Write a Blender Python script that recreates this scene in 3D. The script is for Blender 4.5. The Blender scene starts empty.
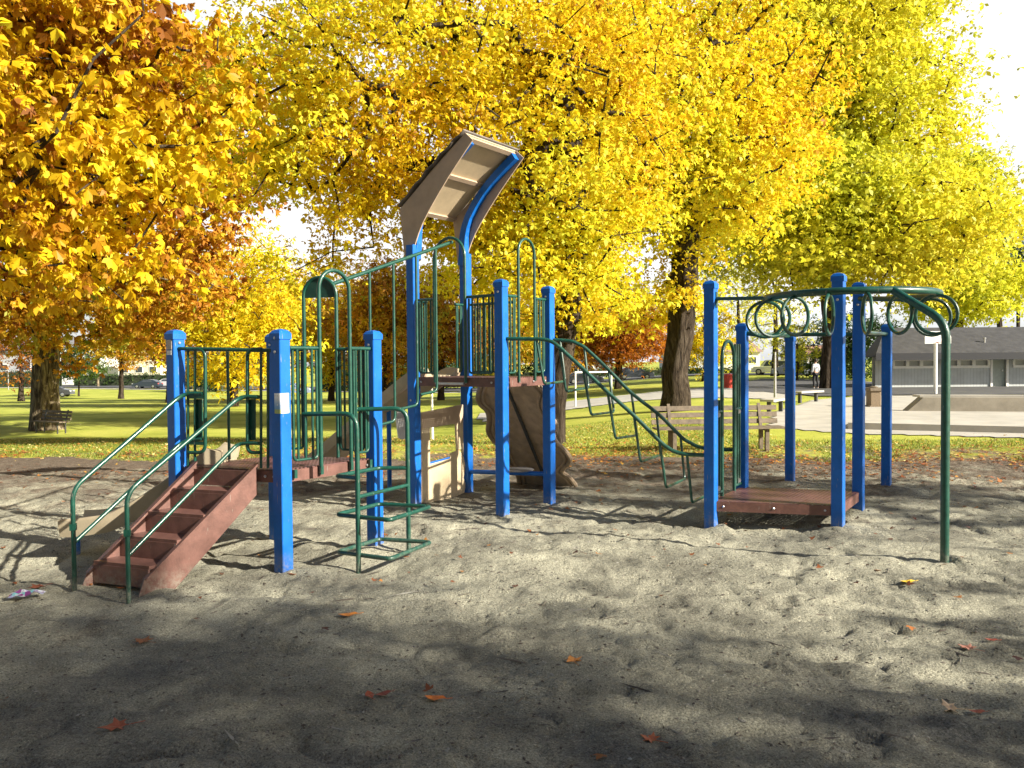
import bpy, math, random
import numpy as np
from mathutils import Vector, Matrix, Quaternion
random.seed(7); RS = np.random.RandomState(11)
scene = bpy.context.scene
COL = scene.collection
R = math.radians
# ------------------------------------------------------------------ camera
H = 1.70; S = H / 1.55; F = 830.0
PITCH = math.atan(23 / F); ROLL = R(0.45)
fw = Vector((0, math.cos(PITCH), -math.sin(PITCH)))
rt0 = Vector((1, 0, 0)); up0 = rt0.cross(fw)
rt = rt0 * math.cos(ROLL) - up0 * math.sin(ROLL)
up = up0 * math.cos(ROLL) + rt0 * math.sin(ROLL)
CP = Vector((0, 0, H))
cam_d = bpy.data.cameras.new('camera'); cam = bpy.data.objects.new('camera', cam_d); COL.objects.link(cam)
m = Matrix((rt, up, -fw)).transposed().to_4x4(); m.translation = CP; cam.matrix_world = m
cam_d.sensor_width = 36; cam_d.lens = 36 * F / 1024; cam_d.clip_end = 3000; cam_d.clip_start = 0.05
scene.camera = cam

def ray(px, py): return fw + rt * ((px - 512) / F) + up * ((384 - py) / F)
def G(px, py, z=0.0):                       # where a sight line meets the level z
    d = ray(px, py); return CP + d * ((z - H) / d.z)
def AY(px, py, Y):
    d = ray(px, py); return CP + d * (Y / d.y)
def V(px, py, a, b):                        # where it meets the upright plane through a and b
    d = ray(px, py); n = Vector((b.y - a.y, a.x - b.x, 0)); t = (a - CP).dot(n) / d.dot(n); return CP + d * t
def proj(P):
    v = P - CP; w = v.dot(fw); return (512 + F * v.dot(rt) / w, 384 - F * v.dot(up) / w)
def ZAT(P, py):                             # height above P that shows at row py
    a, b = -8.0, 80.0
    for _ in range(50):
        c = (a + b) / 2
        if proj(Vector((P.x, P.y, c)))[1] > py: a = c
        else: b = c
    return (a + b) / 2
def ss(v, a, b):
    t = np.clip((v - a) / (b - a), 0, 1); return t * t * (3 - 2 * t)
def terrain(x, y):
    x = np.asarray(x, float); y = np.asarray(y, float)
    t = x / np.maximum(y, 12.0)
    L = 1 - 0.9 * ss(t, -0.1, 0.25)
    return -(0.85 * ss(y, 14.5, 31) + 1.5 * ss(y, 36, 110)) * L
def GT(px, py):
    z = 0.0
    for _ in range(40):
        P = G(px, py, z); z = 0.5 * z + 0.5 * float(terrain(P.x, P.y))
    return Vector((P.x, P.y, float(terrain(P.x, P.y))))

# ------------------------------------------------------------------ mesh builder
class MB:
    def __init__(s): s.v = []; s.f = []
    def add(s, vs, fs):
        o = len(s.v); s.v += [Vector(p) for p in vs]; s.f += [tuple(i + o for i in f) for f in fs]; return s
    def box(s, c, size, rz=0.0, M=None, ch=0.0):
        x, y, z = [k / 2 for k in size]; c = Vector(c)
        if ch > 0:
            ch = min(ch, x * .9, y * .9)
            ring = [(-x + ch, -y), (x - ch, -y), (x, -y + ch), (x, y - ch), (x - ch, y), (-x + ch, y), (-x, y - ch), (-x, -y + ch)]
            vs = [Vector((a, b, -z)) for a, b in ring] + [Vector((a, b, z)) for a, b in ring]
            fs = [tuple(range(7, -1, -1)), tuple(range(8, 16))] + [(i, (i + 1) % 8, 8 + (i + 1) % 8, 8 + i) for i in range(8)]
        else:
            vs = [Vector((a, b, d)) for d in (-z, z) for a, b in ((-x, -y), (x, -y), (x, y), (-x, y))]
            fs = [(3, 2, 1, 0), (4, 5, 6, 7), (0, 1, 5, 4), (1, 2, 6, 5), (2, 3, 7, 6), (3, 0, 4, 7)]
        Q = M if M is not None else Matrix.Rotation(rz, 3, 'Z')
        return s.add([Q @ p + c for p in vs], fs)
    def tube(s, pts, r, n=10, fil=0.0, closed=False, rad=None, fn=5, cap=True):
        P = [Vector(p) for p in pts]
        if fil > 0:
            Q = []
            N = len(P); rng = range(N) if closed else range(1, N - 1)
            if not closed: Q.append(P[0])
            for i in rng:
                a, b, c = P[i - 1], P[i], P[(i + 1) % N]
                da, dc = (a - b), (c - b); k = min(fil, da.length * .49, dc.length * .49)
                p0 = b + da.normalized() * k; p1 = b + dc.normalized() * k
                for j in range(fn + 1):
                    t = j / fn; Q.append(p0 * (1 - t) ** 2 + b * 2 * t * (1 - t) + p1 * t * t)
            if not closed: Q.append(P[-1])
            P = Q
        N = len(P); vs = []; fs = []
        T = []
        for i in range(N):
            if closed: d = P[(i + 1) % N] - P[i - 1]
            else: d = P[min(i + 1, N - 1)] - P[max(i - 1, 0)]
            T.append(d.normalized() if d.length > 1e-9 else Vector((0, 0, 1)))
        u = T[0].orthogonal().normalized()
        for i in range(N):
            if i: u = (T[i - 1].rotation_difference(T[i])) @ u
            u = (u - T[i] * u.dot(T[i])).normalized(); w = T[i].cross(u)
            ri = rad[i] if rad is not None and len(rad) == N else r
            for k in range(n):
                a = 2 * math.pi * k / n; vs.append(P[i] + (u * math.cos(a) + w * math.sin(a)) * ri)
        M_ = N if closed else N - 1
        if closed:                             # match the seam
            off = min(range(n), key=lambda q: (vs[(N - 1) * n] - vs[q]).length)
        for i in range(M_):
            j = (i + 1) % N; o = off if (closed and j == 0) else 0
            for k in range(n):
                fs.append((i * n + k, i * n + (k + 1) % n, j * n + (k + 1 + o) % n, j * n + (k + o) % n))
        if not closed and cap:
            fs.append(tuple(range(n - 1, -1, -1))); fs.append(tuple((N - 1) * n + k for k in range(n)))
        return s.add(vs, fs)
    def prism(s, poly, thick):                 # polygon in space given a thickness vector
        a = [Vector(p) for p in poly]; t = Vector(thick); n = len(a)
        return s.add([p - t / 2 for p in a] + [p + t / 2 for p in a],
                     [tuple(range(n - 1, -1, -1)), tuple(range(n, 2 * n))] + [(i, (i + 1) % n, n + (i + 1) % n, n + i) for i in range(n)])
    def strip(s, A, B, thick):                 # band between two rails with a thickness
        t = Vector(thick); n = len(A)
        vs = [Vector(p) for p in A] + [Vector(p) for p in B] + [Vector(p) - t for p in A] + [Vector(p) - t for p in B]
        fs = []
        for i in range(n - 1):
            fs += [(i, i + 1, n + i + 1, n + i), (2 * n + i, 3 * n + i, 3 * n + i + 1, 2 * n + i + 1), (i, 2 * n + i, 2 * n + i + 1, i + 1), (n + i, n + i + 1, 3 * n + i + 1, 3 * n + i)]
        fs += [(0, n, 3 * n, 2 * n), (n - 1, 3 * n - 1, 4 * n - 1, 2 * n - 1)]
        return s.add(vs, fs)
    def lathe(s, prof, c, n=16, M=None):
        c = Vector(c); vs = []; fs = []
        for (r, z) in prof:
            for k in range(n):
                a = 2 * math.pi * k / n; p = Vector((r * math.cos(a), r * math.sin(a), z)); vs.append((M @ p if M is not None else p) + c)
        m_ = len(prof)
        for i in range(m_ - 1):
            for k in range(n): fs.append((i * n + k, i * n + (k + 1) % n, (i + 1) * n + (k + 1) % n, (i + 1) * n + k))
        fs.append(tuple(range(n - 1, -1, -1))); fs.append(tuple((m_ - 1) * n + k for k in range(n)))
        return s.add(vs, fs)
    def build(s, name, mat, parent=None, origin=None, smooth=False, mats=None):
        me = bpy.data.meshes.new(name)
        off = Vector((0, 0, 0))
        if origin == 'auto':
            xs = [p.x for p in s.v]; ys = [p.y for p in s.v]; zs = [p.z for p in s.v]
            off = Vector(((min(xs) + max(xs)) / 2, (min(ys) + max(ys)) / 2, min(zs)))
        elif origin is not None: off = Vector(origin)
        me.from_pydata([tuple(p - off) for p in s.v], [], s.f); me.materials.append(mat); me.validate()
        o = bpy.data.objects.new(name, me); COL.objects.link(o)
        if parent is not None:
            o.parent = parent; o.location = off - WL.get(parent.name, Vector((0, 0, 0)))
        else: o.location = off
        WL[o.name] = off
        if smooth:
            me.shade_smooth()
            if hasattr(me, 'set_sharp_from_angle'): me.set_sharp_from_angle(angle=R(40))
        return o
def smooth_poly(pts, k=4):
    out = []
    for i in range(len(pts) - 1):
        p0 = pts[max(i - 1, 0)]; p1 = pts[i]; p2 = pts[i + 1]; p3 = pts[min(i + 2, len(pts) - 1)]
        for j in range(k):
            t = j / k; out.append(tuple(.5 * (2 * b + (c - a) * t + (2 * a - 5 * b + 4 * c - d) * t * t + (3 * b - a - 3 * c + d) * t ** 3) for a, b, c, d in zip(p0, p1, p2, p3)))
    out.append(pts[-1]); return out
WL = {}
def empty(name, loc, rz=0.0, world=False):
    o = bpy.data.objects.new(name, None); COL.objects.link(o); o.location = loc; o.rotation_euler = (0, 0, rz); o.empty_display_size = .2
    WL[o.name] = Vector(loc) if world else Vector((0, 0, 0)); return o
def tag(o, label=None, cat=None, group=None, kind=None):
    if label: o['label'] = label
    if cat: o['category'] = cat
    if group: o['group'] = group
    if kind: o['kind'] = kind
    return o
def copy_tree(o, parent=None):
    c = o.copy(); COL.objects.link(c); c.parent = parent
    for ch in list(o.children): copy_tree(ch, c)
    return c

# ------------------------------------------------------------------ materials
def mat(name, col, rough=.5, var=.0, vscale=6, bump=0., bscale=40, spec=.5, metal=0., col2=None, coat=0.):
    M = bpy.data.materials.new(name); M.use_nodes = True; nt = M.node_tree; b = nt.nodes['Principled BSDF']
    b.inputs['Base Color'].default_value = (*col, 1); b.inputs['Roughness'].default_value = rough
    b.inputs['Specular IOR Level'].default_value = spec; b.inputs['Metallic'].default_value = metal
    if coat: b.inputs['Coat Weight'].default_value = coat; b.inputs['Coat Roughness'].default_value = .15
    tc = nt.nodes.new('ShaderNodeTexCoord')
    if var or col2:
        n = nt.nodes.new('ShaderNodeTexNoise'); n.inputs['Scale'].default_value = vscale; n.inputs['Detail'].default_value = 7; n.inputs['Roughness'].default_value = .65
        nt.links.new(tc.outputs['Object'], n.inputs['Vector'])
        r = nt.nodes.new('ShaderNodeValToRGB'); c2 = col2 or tuple(max(0, c * (1 - var)) for c in col); c1 = col if col2 else tuple(min(1, c * (1 + var)) for c in col)
        r.color_ramp.elements[0].position = .35; r.color_ramp.elements[1].position = .65
        r.color_ramp.elements[0].color = (*c2, 1); r.color_ramp.elements[1].color = (*c1, 1)
        nt.links.new(n.outputs['Fac'], r.inputs['Fac']); nt.links.new(r.outputs['Color'], b.inputs['Base Color'])
        mr = nt.nodes.new('ShaderNodeMapRange'); mr.inputs['To Min'].default_value = max(.05, rough - .12); mr.inputs['To Max'].default_value = min(1, rough + .15)
        nt.links.new(n.outputs['Fac'], mr.inputs['Value']); nt.links.new(mr.outputs['Result'], b.inputs['Roughness'])
    if bump:
        n2 = nt.nodes.new('ShaderNodeTexNoise'); n2.inputs['Scale'].default_value = bscale; n2.inputs['Detail'].default_value = 5
        nt.links.new(tc.outputs['Object'], n2.inputs['Vector'])
        bp = nt.nodes.new('ShaderNodeBump'); bp.inputs['Strength'].default_value = bump; bp.inputs['Distance'].default_value = .01
        nt.links.new(n2.outputs['Fac'], bp.inputs['Height']); nt.links.new(bp.outputs['Normal'], b.inputs['Normal'])
    return M
M = {}
M['blue'] = mat('blue_paint', (.004, .12, .50), .42, var=.12, vscale=5, bump=.08, bscale=60, spec=.4)
M['green'] = mat('green_paint', (.004, .062, .043), .42, var=.25, vscale=14, bump=.06, bscale=90, coat=.3)
M['green_dark'] = mat('green_panel', (.008, .05, .038), .5, var=.2, vscale=10)
M['maroon'] = mat('maroon_coating', (.145, .067, .055), .5, var=.25, vscale=9, bump=.15, bscale=70)
M['slidebeige'] = mat('slide_plastic', (.40, .34, .245), .45, var=.12, vscale=4, bump=.08, bscale=60)
M['beige'] = mat('beige_plastic', (.56, .45, .30), .5, var=.10, vscale=4, bump=.08, bscale=60)
M['tan'] = mat('tan_panel', (.43, .325, .235), .55, var=.10, vscale=5, bump=.05)
M['rock'] = mat('brown_rock_plastic', (.42, .31, .205), .55, var=.22, vscale=7, bump=.5, bscale=18)
M['roof_grey'] = mat('grey_roof', (.16, .14, .13), .6, var=.2, bump=.1)
M['steel'] = mat('galvanised_steel', (.5, .5, .52), .35, var=.15, vscale=20, metal=.8)
M['white'] = mat('white_paint', (.84, .84, .82), .5, var=.06, vscale=5)
M['whiteplas'] = mat('white_plastic', (.75, .75, .75), .4, var=.05)
M['wood'] = mat('weathered_wood', (.16, .125, .088), .7, var=.35, vscale=9, bump=.4, bscale=50)
M['darkmetal'] = mat('dark_metal', (.05, .05, .05), .5, var=.2)
M['concrete'] = mat('concrete', (.42, .40, .36), .85, var=.14, vscale=1.2, bump=.3, bscale=30)
M['concrete_wall'] = mat('concrete_wall', (.30, .27, .22), .85, var=.18, vscale=2.2, bump=.3, bscale=30)
M['asphalt'] = mat('asphalt', (.075, .075, .08), .9, var=.25, vscale=.6, bump=.4, bscale=60)
M['binbrown'] = mat('brown_aggregate', (.20, .15, .10), .9, var=.35, vscale=40, bump=.6, bscale=80)
M['bark'] = mat('bark', (.042, .031, .023), .9, var=.45, vscale=5, bump=1., bscale=9)
M['bark_pale'] = mat('pale_bark', (.33, .27, .17), .9, bump=1., bscale=7, col2=(.04, .032, .022), vscale=3.5)
M['glass'] = mat('window_glass', (.06, .07, .08), .12, var=.2)
M['rubber'] = mat('tyre_rubber', (.02, .02, .02), .8)
M['red'] = mat('red_plastic', (.6, .07, .05), .5)
M['soil'] = mat('bare_soil', (.13, .095, .065), .95, var=.3, vscale=3)

def weather(k, amount=.8, chips=True, zr=.16):
    nt = M[k].node_tree; b = nt.nodes['Principled BSDF']; src = b.inputs['Base Color'].links[0].from_socket
    g = nt.nodes.new('ShaderNodeNewGeometry'); sx = nt.nodes.new('ShaderNodeSeparateXYZ'); nt.links.new(g.outputs['Position'], sx.inputs[0])
    mr = nt.nodes.new('ShaderNodeMapRange'); mr.inputs['From Min'].default_value = zr; mr.inputs['From Max'].default_value = 0; nt.links.new(sx.outputs['Z'], mr.inputs['Value'])
    n = nt.nodes.new('ShaderNodeTexNoise'); n.inputs['Scale'].default_value = 22; n.inputs['Detail'].default_value = 8; n.inputs['Roughness'].default_value = .75; nt.links.new(g.outputs['Position'], n.inputs['Vector'])
    mu = nt.nodes.new('ShaderNodeMath'); mu.operation = 'MULTIPLY'; sh_ = nt.nodes.new('ShaderNodeMapRange'); sh_.inputs['From Min'].default_value = .42; sh_.inputs['From Max'].default_value = .70; nt.links.new(n.outputs['Fac'], sh_.inputs['Value'])
    nt.links.new(mr.outputs[0], mu.inputs[0]); nt.links.new(sh_.outputs[0], mu.inputs[1])
    mp = nt.nodes.new('ShaderNodeMapping'); mp.inputs['Scale'].default_value = (60, 60, 9); nt.links.new(g.outputs['Position'], mp.inputs['Vector'])
    n2 = nt.nodes.new('ShaderNodeTexNoise'); n2.inputs['Scale'].default_value = 1; n2.inputs['Detail'].default_value = 6; nt.links.new(mp.outputs[0], n2.inputs['Vector'])
    r2 = nt.nodes.new('ShaderNodeValToRGB'); r2.color_ramp.elements[0].position = .66; r2.color_ramp.elements[1].position = .72; nt.links.new(n2.outputs['Fac'], r2.inputs['Fac'])
    m1 = nt.nodes.new('ShaderNodeMix'); m1.data_type = 'RGBA'; m1.inputs[7].default_value = (.26, .24, .20, 1); nt.links.new(mu.outputs[0], m1.inputs[0]); nt.links.new(src, m1.inputs[6])
    m2 = nt.nodes.new('ShaderNodeMix'); m2.data_type = 'RGBA'; m2.inputs[7].default_value = (.30, .28, .25, 1)
    sc = nt.nodes.new('ShaderNodeMath'); sc.operation = 'MULTIPLY'; sc.inputs[1].default_value = .55 if chips else .0; nt.links.new(r2.outputs['Color'], sc.inputs[0])
    nt.links.new(sc.outputs[0], m2.inputs[0]); nt.links.new(m1.outputs[2], m2.inputs[6]); nt.links.new(m2.outputs[2], b.inputs['Base Color'])
for k_ in ('blue', 'green', 'maroon', 'beige', 'rock', 'tan'): weather(k_)
def bark_mat(name, c1, c2, c3):
    Mx = bpy.data.materials.new(name); Mx.use_nodes = True; nt = Mx.node_tree; b = nt.nodes['Principled BSDF']; b.inputs['Roughness'].default_value = .92; b.inputs['Specular IOR Level'].default_value = .15
    tc = nt.nodes.new('ShaderNodeTexCoord'); mp = nt.nodes.new('ShaderNodeMapping'); mp.inputs['Scale'].default_value = (9, 9, 1.7); nt.links.new(tc.outputs['Object'], mp.inputs['Vector'])
    n = nt.nodes.new('ShaderNodeTexNoise'); n.inputs['Scale'].default_value = 1; n.inputs['Detail'].default_value = 9; n.inputs['Roughness'].default_value = .7; n.inputs['Distortion'].default_value = .8; nt.links.new(mp.outputs[0], n.inputs['Vector'])
    r = nt.nodes.new('ShaderNodeValToRGB'); cr = r.color_ramp; e = cr.elements.new(.5)
    for e, (p, c) in zip(cr.elements, [(.36, c1), (.5, c2), (.66, c3)]): e.position = p; e.color = (*c, 1)
    nt.links.new(n.outputs['Fac'], r.inputs['Fac']); nt.links.new(r.outputs[0], b.inputs['Base Color'])
    bp = nt.nodes.new('ShaderNodeBump'); bp.inputs['Strength'].default_value = 1; bp.inputs['Distance'].default_value = .09; nt.links.new(n.outputs['Fac'], bp.inputs['Height']); nt.links.new(bp.outputs[0], b.inputs['Normal']); return Mx
M['bark'] = bark_mat('rough_bark', (.012, .009, .007), (.045, .033, .024), (.10, .08, .062))
M['bark_pale'] = bark_mat('fluted_pale_bark', (.03, .022, .015), (.13, .10, .065), (.42, .35, .22))
def deck_mat():
    Mx = mat('perforated_maroon_deck', (.145, .068, .066), .45, var=.2, vscale=6)
    nt = Mx.node_tree; b = nt.nodes['Principled BSDF']; out = nt.nodes['Material Output']
    g = nt.nodes.new('ShaderNodeNewGeometry'); mp = nt.nodes.new('ShaderNodeMapping'); mp.vector_type = 'POINT'
    mp.inputs['Rotation'].default_value = (0, 0, R(34)); nt.links.new(g.outputs['Position'], mp.inputs['Vector'])
    sx = nt.nodes.new('ShaderNodeSeparateXYZ'); nt.links.new(mp.outputs['Vector'], sx.inputs[0])
    def wv(o, k):
        a = nt.nodes.new('ShaderNodeMath'); a.operation = 'MULTIPLY'; a.inputs[1].default_value = k; nt.links.new(o, a.inputs[0])
        c = nt.nodes.new('ShaderNodeMath'); c.operation = 'SINE'; nt.links.new(a.outputs[0], c.inputs[0]); return c.outputs[0]
    p = nt.nodes.new('ShaderNodeMath'); p.operation = 'ADD'
    nt.links.new(wv(sx.outputs['X'], 2 * math.pi / .042), p.inputs[0]); nt.links.new(wv(sx.outputs['Y'], 2 * math.pi / .042), p.inputs[1])
    q = nt.nodes.new('ShaderNodeMath'); q.operation = 'GREATER_THAN'; q.inputs[1].default_value = .95; nt.links.new(p.outputs[0], q.inputs[0])
    tr = nt.nodes.new('ShaderNodeBsdfTransparent'); mx = nt.nodes.new('ShaderNodeMixShader')
    nt.links.new(q.outputs[0], mx.inputs[0]); nt.links.new(b.outputs[0], mx.inputs[1]); nt.links.new(tr.outputs[0], mx.inputs[2]); nt.links.new(mx.outputs[0], out.inputs[0])
    return Mx
M['deck'] = deck_mat()

def leaf_mat(name, stops, trans=.45):
    Mx = bpy.data.materials.new(name); Mx.use_nodes = True; nt = Mx.node_tree; nt.nodes.clear()
    out = nt.nodes.new('ShaderNodeOutputMaterial'); at = nt.nodes.new('ShaderNodeAttribute'); at.attribute_name = 'tone'
    r = nt.nodes.new('ShaderNodeValToRGB'); cr = r.color_ramp
    while len(cr.elements) < len(stops): cr.elements.new(.5)
    for e, (p, c) in zip(cr.elements, stops): e.position = p; e.color = (*c, 1)
    nt.links.new(at.outputs['Fac'], r.inputs['Fac'])
    d = nt.nodes.new('ShaderNodeBsdfPrincipled'); d.inputs['Roughness'].default_value = .5; d.inputs['Specular IOR Level'].default_value = .35
    t = nt.nodes.new('ShaderNodeBsdfTranslucent'); mx = nt.nodes.new('ShaderNodeMixShader'); mx.inputs[0].default_value = trans
    nt.links.new(r.outputs['Color'], d.inputs['Base Color']); nt.links.new(r.outputs['Color'], t.inputs['Color'])
    nt.links.new(d.outputs[0], mx.inputs[1]); nt.links.new(t.outputs[0], mx.inputs[2]); nt.links.new(mx.outputs[0], out.inputs[0])
    return Mx
M['leaf_gold'] = leaf_mat('gold_leaves', [(0, (.30, .11, .015)), (.15, (.55, .27, .015)), (.38, (.78, .54, .015)), (.7, (.88, .72, .03)), (1, (.72, .74, .05))], .5)
M['leaf_orange'] = leaf_mat('orange_leaves', [(0, (.20, .06, .015)), (.25, (.42, .15, .015)), (.5, (.62, .30, .02)), (.75, (.75, .48, .03)), (1, (.34, .40, .04))])
M['leaf_rust'] = leaf_mat('rust_leaves', [(0, (.22, .05, .015)), (.35, (.45, .14, .015)), (.7, (.62, .27, .02)), (1, (.70, .45, .04))])
M['leaf_lime'] = leaf_mat('lime_leaves', [(0, (.26, .30, .03)), (.3, (.50, .53, .035)), (.6, (.70, .68, .045)), (1, (.84, .72, .05))], .52)
M['leaf_green'] = leaf_mat('green_leaves', [(0, (.02, .05, .015)), (.5, (.05, .10, .02)), (1, (.13, .18, .03))], .3)
M['leaf_fallen'] = leaf_mat('fallen_leaves', [(0, (.10, .035, .02)), (.35, (.28, .09, .03)), (.6, (.45, .19, .04)), (.85, (.62, .40, .06)), (1, (.72, .60, .25))], .12)
M['grass_blade'] = leaf_mat('grass_blades', [(0, (.08, .12, .02)), (.6, (.18, .25, .035)), (1, (.34, .35, .07))], .3)

def node_ground(name, cols, scale, fine, bump, rough=.95):
    Mx = bpy.data.materials.new(name); Mx.use_nodes = True; nt = Mx.node_tree; b = nt.nodes['Principled BSDF']; b.inputs['Roughness'].default_value = rough
    b.inputs['Specular IOR Level'].default_value = .15
    g = nt.nodes.new('ShaderNodeNewGeometry')
    def noise(sc, det=8, rg=.6):
        n = nt.nodes.new('ShaderNodeTexNoise'); n.inputs['Scale'].default_value = sc; n.inputs['Detail'].default_value = det; n.inputs['Roughness'].default_value = rg
        nt.links.new(g.outputs['Position'], n.inputs['Vector']); return n.outputs['Fac']
    def ramp(fac, stops):
        r = nt.nodes.new('ShaderNodeValToRGB'); cr = r.color_ramp
        while len(cr.elements) < len(stops): cr.elements.new(.5)
        for e, (p, c) in zip(cr.elements, stops): e.position = p; e.color = (*c, 1)
        nt.links.new(fac, r.inputs['Fac']); return r.outputs['Color']
    def mul(a, c, f=1.):
        x = nt.nodes.new('ShaderNodeMix'); x.data_type = 'RGBA'; x.blend_type = 'MULTIPLY'; x.inputs[0].default_value = f
        nt.links.new(a, x.inputs[6]); nt.links.new(c, x.inputs[7]); return x.outputs[2]
    a = ramp(noise(scale, 9, .62), cols)
    sp = ramp(noise(fine, 3, .8), [(.34, (.22, .215, .21)), (.46, (.78, .78, .78)), (.58, (1.0, 1.0, 1.0)), (.70, (1.9, 1.87, 1.78))])
    sxy = nt.nodes.new('ShaderNodeSeparateXYZ'); nt.links.new(g.outputs['Position'], sxy.inputs[0])
    mr = nt.nodes.new('ShaderNodeMapRange'); mr.inputs['From Min'].default_value = 8.0; mr.inputs['From Max'].default_value = 14.5; mr.inputs['To Min'].default_value = -.12; mr.inputs['To Max'].default_value = .25; nt.links.new(sxy.outputs['Y'], mr.inputs['Value'])
    ad0 = nt.nodes.new('ShaderNodeMath'); ad0.operation = 'ADD'; nt.links.new(mr.outputs[0], ad0.inputs[0]); nt.links.new(noise(1.6, 8, .75), ad0.inputs[1])
    k = nt.nodes.new('ShaderNodeMapRange'); k.inputs['From Min'].default_value = .46; k.inputs['From Max'].default_value = .66; nt.links.new(ad0.outputs[0], k.inputs['Value'])
    mm = nt.nodes.new('ShaderNodeMix'); mm.data_type = 'RGBA'; nt.links.new(k.outputs[0], mm.inputs[0]); nt.links.new(a, mm.inputs[6]); nt.links.new(ramp(noise(9, 8, .8), [(.3, (.09, .072, .055)), (.5, (.17, .135, .105)), (.7, (.28, .235, .185))]), mm.inputs[7])
    # grey gravel tone, stronger towards the camera, that also paints the foreground shade darker
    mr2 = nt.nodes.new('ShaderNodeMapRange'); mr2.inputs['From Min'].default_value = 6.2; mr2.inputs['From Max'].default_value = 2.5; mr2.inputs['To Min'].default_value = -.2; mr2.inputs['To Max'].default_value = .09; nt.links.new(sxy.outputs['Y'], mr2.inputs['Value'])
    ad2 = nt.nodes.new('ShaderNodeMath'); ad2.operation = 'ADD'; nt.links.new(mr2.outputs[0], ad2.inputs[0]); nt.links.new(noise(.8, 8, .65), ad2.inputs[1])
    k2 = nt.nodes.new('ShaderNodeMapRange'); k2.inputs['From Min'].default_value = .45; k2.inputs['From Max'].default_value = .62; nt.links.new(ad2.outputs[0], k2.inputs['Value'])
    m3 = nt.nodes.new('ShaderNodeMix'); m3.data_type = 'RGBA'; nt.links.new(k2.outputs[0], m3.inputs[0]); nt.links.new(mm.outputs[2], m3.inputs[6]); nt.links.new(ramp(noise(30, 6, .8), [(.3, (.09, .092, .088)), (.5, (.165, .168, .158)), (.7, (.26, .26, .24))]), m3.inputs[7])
    col = mul(m3.outputs[2], sp, .9)
    nt.links.new(col, b.inputs['Base Color'])
    h1 = noise(fine * .5, 6, .75); h2 = noise(scale * 7, 6, .6)
    ad = nt.nodes.new('ShaderNodeMath'); ad.operation = 'MULTIPLY_ADD'; ad.inputs[1].default_value = 2.5; nt.links.new(h2, ad.inputs[0]); nt.links.new(h1, ad.inputs[2])
    bp = nt.nodes.new('ShaderNodeBump'); bp.inputs['Strength'].default_value = .9; bp.inputs['Distance'].default_value = .028
    nt.links.new(ad.outputs[0], bp.inputs['Height']); nt.links.new(bp.outputs['Normal'], b.inputs['Normal'])
    return Mx
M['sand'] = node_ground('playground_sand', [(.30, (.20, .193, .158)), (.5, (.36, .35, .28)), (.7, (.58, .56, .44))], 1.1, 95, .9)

def lawn_mat():
    Mx = bpy.data.materials.new('park_lawn'); Mx.use_nodes = True; nt = Mx.node_tree; b = nt.nodes['Principled BSDF']; b.inputs['Roughness'].default_value = .9
    b.inputs['Specular IOR Level'].default_value = .1
    g = nt.nodes.new('ShaderNodeNewGeometry')
    def noise(sc, det=6, rg=.6):
        n = nt.nodes.new('ShaderNodeTexNoise'); n.inputs['Scale'].default_value = sc; n.inputs['Detail'].default_value = det; n.inputs['Roughness'].default_value = rg
        nt.links.new(g.outputs['Position'], n.inputs['Vector']); return n.outputs['Fac']
    def ramp(fac, stops):
        r = nt.nodes.new('ShaderNodeValToRGB'); cr = r.color_ramp
        while len(cr.elements) < len(stops): cr.elements.new(.5)
        for e, (p, c) in zip(cr.elements, stops): e.position = p; e.color = (*c, 1)
        nt.links.new(fac, r.inputs['Fac']); return r.outputs['Color']
    ca = ramp(noise(.35), [(.35, (.26, .30, .045)), (.5, (.40, .43, .075)), (.68, (.50, .50, .11))])
    fine = ramp(noise(28, 4, .7), [(.3, (.55, .6, .5)), (.5, (1, 1, 1)), (.7, (1.3, 1.25, 1.1))])
    x = nt.nodes.new('ShaderNodeMix'); x.data_type = 'RGBA'; x.blend_type = 'MULTIPLY'; x.inputs[0].default_value = .7
    nt.links.new(ca, x.inputs[6]); nt.links.new(fine, x.inputs[7])
    # bare earth and litter near the playground edge
    sx = nt.nodes.new('ShaderNodeSeparateXYZ'); nt.links.new(g.outputs['Position'], sx.inputs[0])
    mr = nt.nodes.new('ShaderNodeMapRange'); mr.inputs['From Min'].default_value = 12.5; mr.inputs['From Max'].default_value = 19; mr.inputs['To Min'].default_value = .30; mr.inputs['To Max'].default_value = -.15
    nt.links.new(sx.outputs['Y'], mr.inputs['Value'])
    ad = nt.nodes.new('ShaderNodeMath'); ad.operation = 'ADD'; nt.links.new(mr.outputs[0], ad.inputs[0]); nt.links.new(noise(.9, 8, .7), ad.inputs[1])
    rr = nt.nodes.new('ShaderNodeValToRGB'); rr.color_ramp.elements[0].position = .55; rr.color_ramp.elements[1].position = .68; nt.links.new(ad.outputs[0], rr.inputs['Fac'])
    soil = ramp(noise(14, 8, .8), [(.3, (.10, .075, .05)), (.5, (.20, .155, .11)), (.7, (.30, .24, .17))])
    y = nt.nodes.new('ShaderNodeMix'); y.data_type = 'RGBA'; nt.links.new(rr.outputs['Color'], y.inputs[0]); nt.links.new(x.outputs[2], y.inputs[6]); nt.links.new(soil, y.inputs[7])
    nt.links.new(y.outputs[2], b.inputs['Base Color'])
    bp = nt.nodes.new('ShaderNodeBump'); bp.inputs['Strength'].default_value = .8; bp.inputs['Distance'].default_value = .03
    nt.links.new(noise(40, 5, .7), bp.inputs['Height']); nt.links.new(bp.outputs['Normal'], b.inputs['Normal'])
    return Mx
M['lawn'] = lawn_mat()

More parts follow.
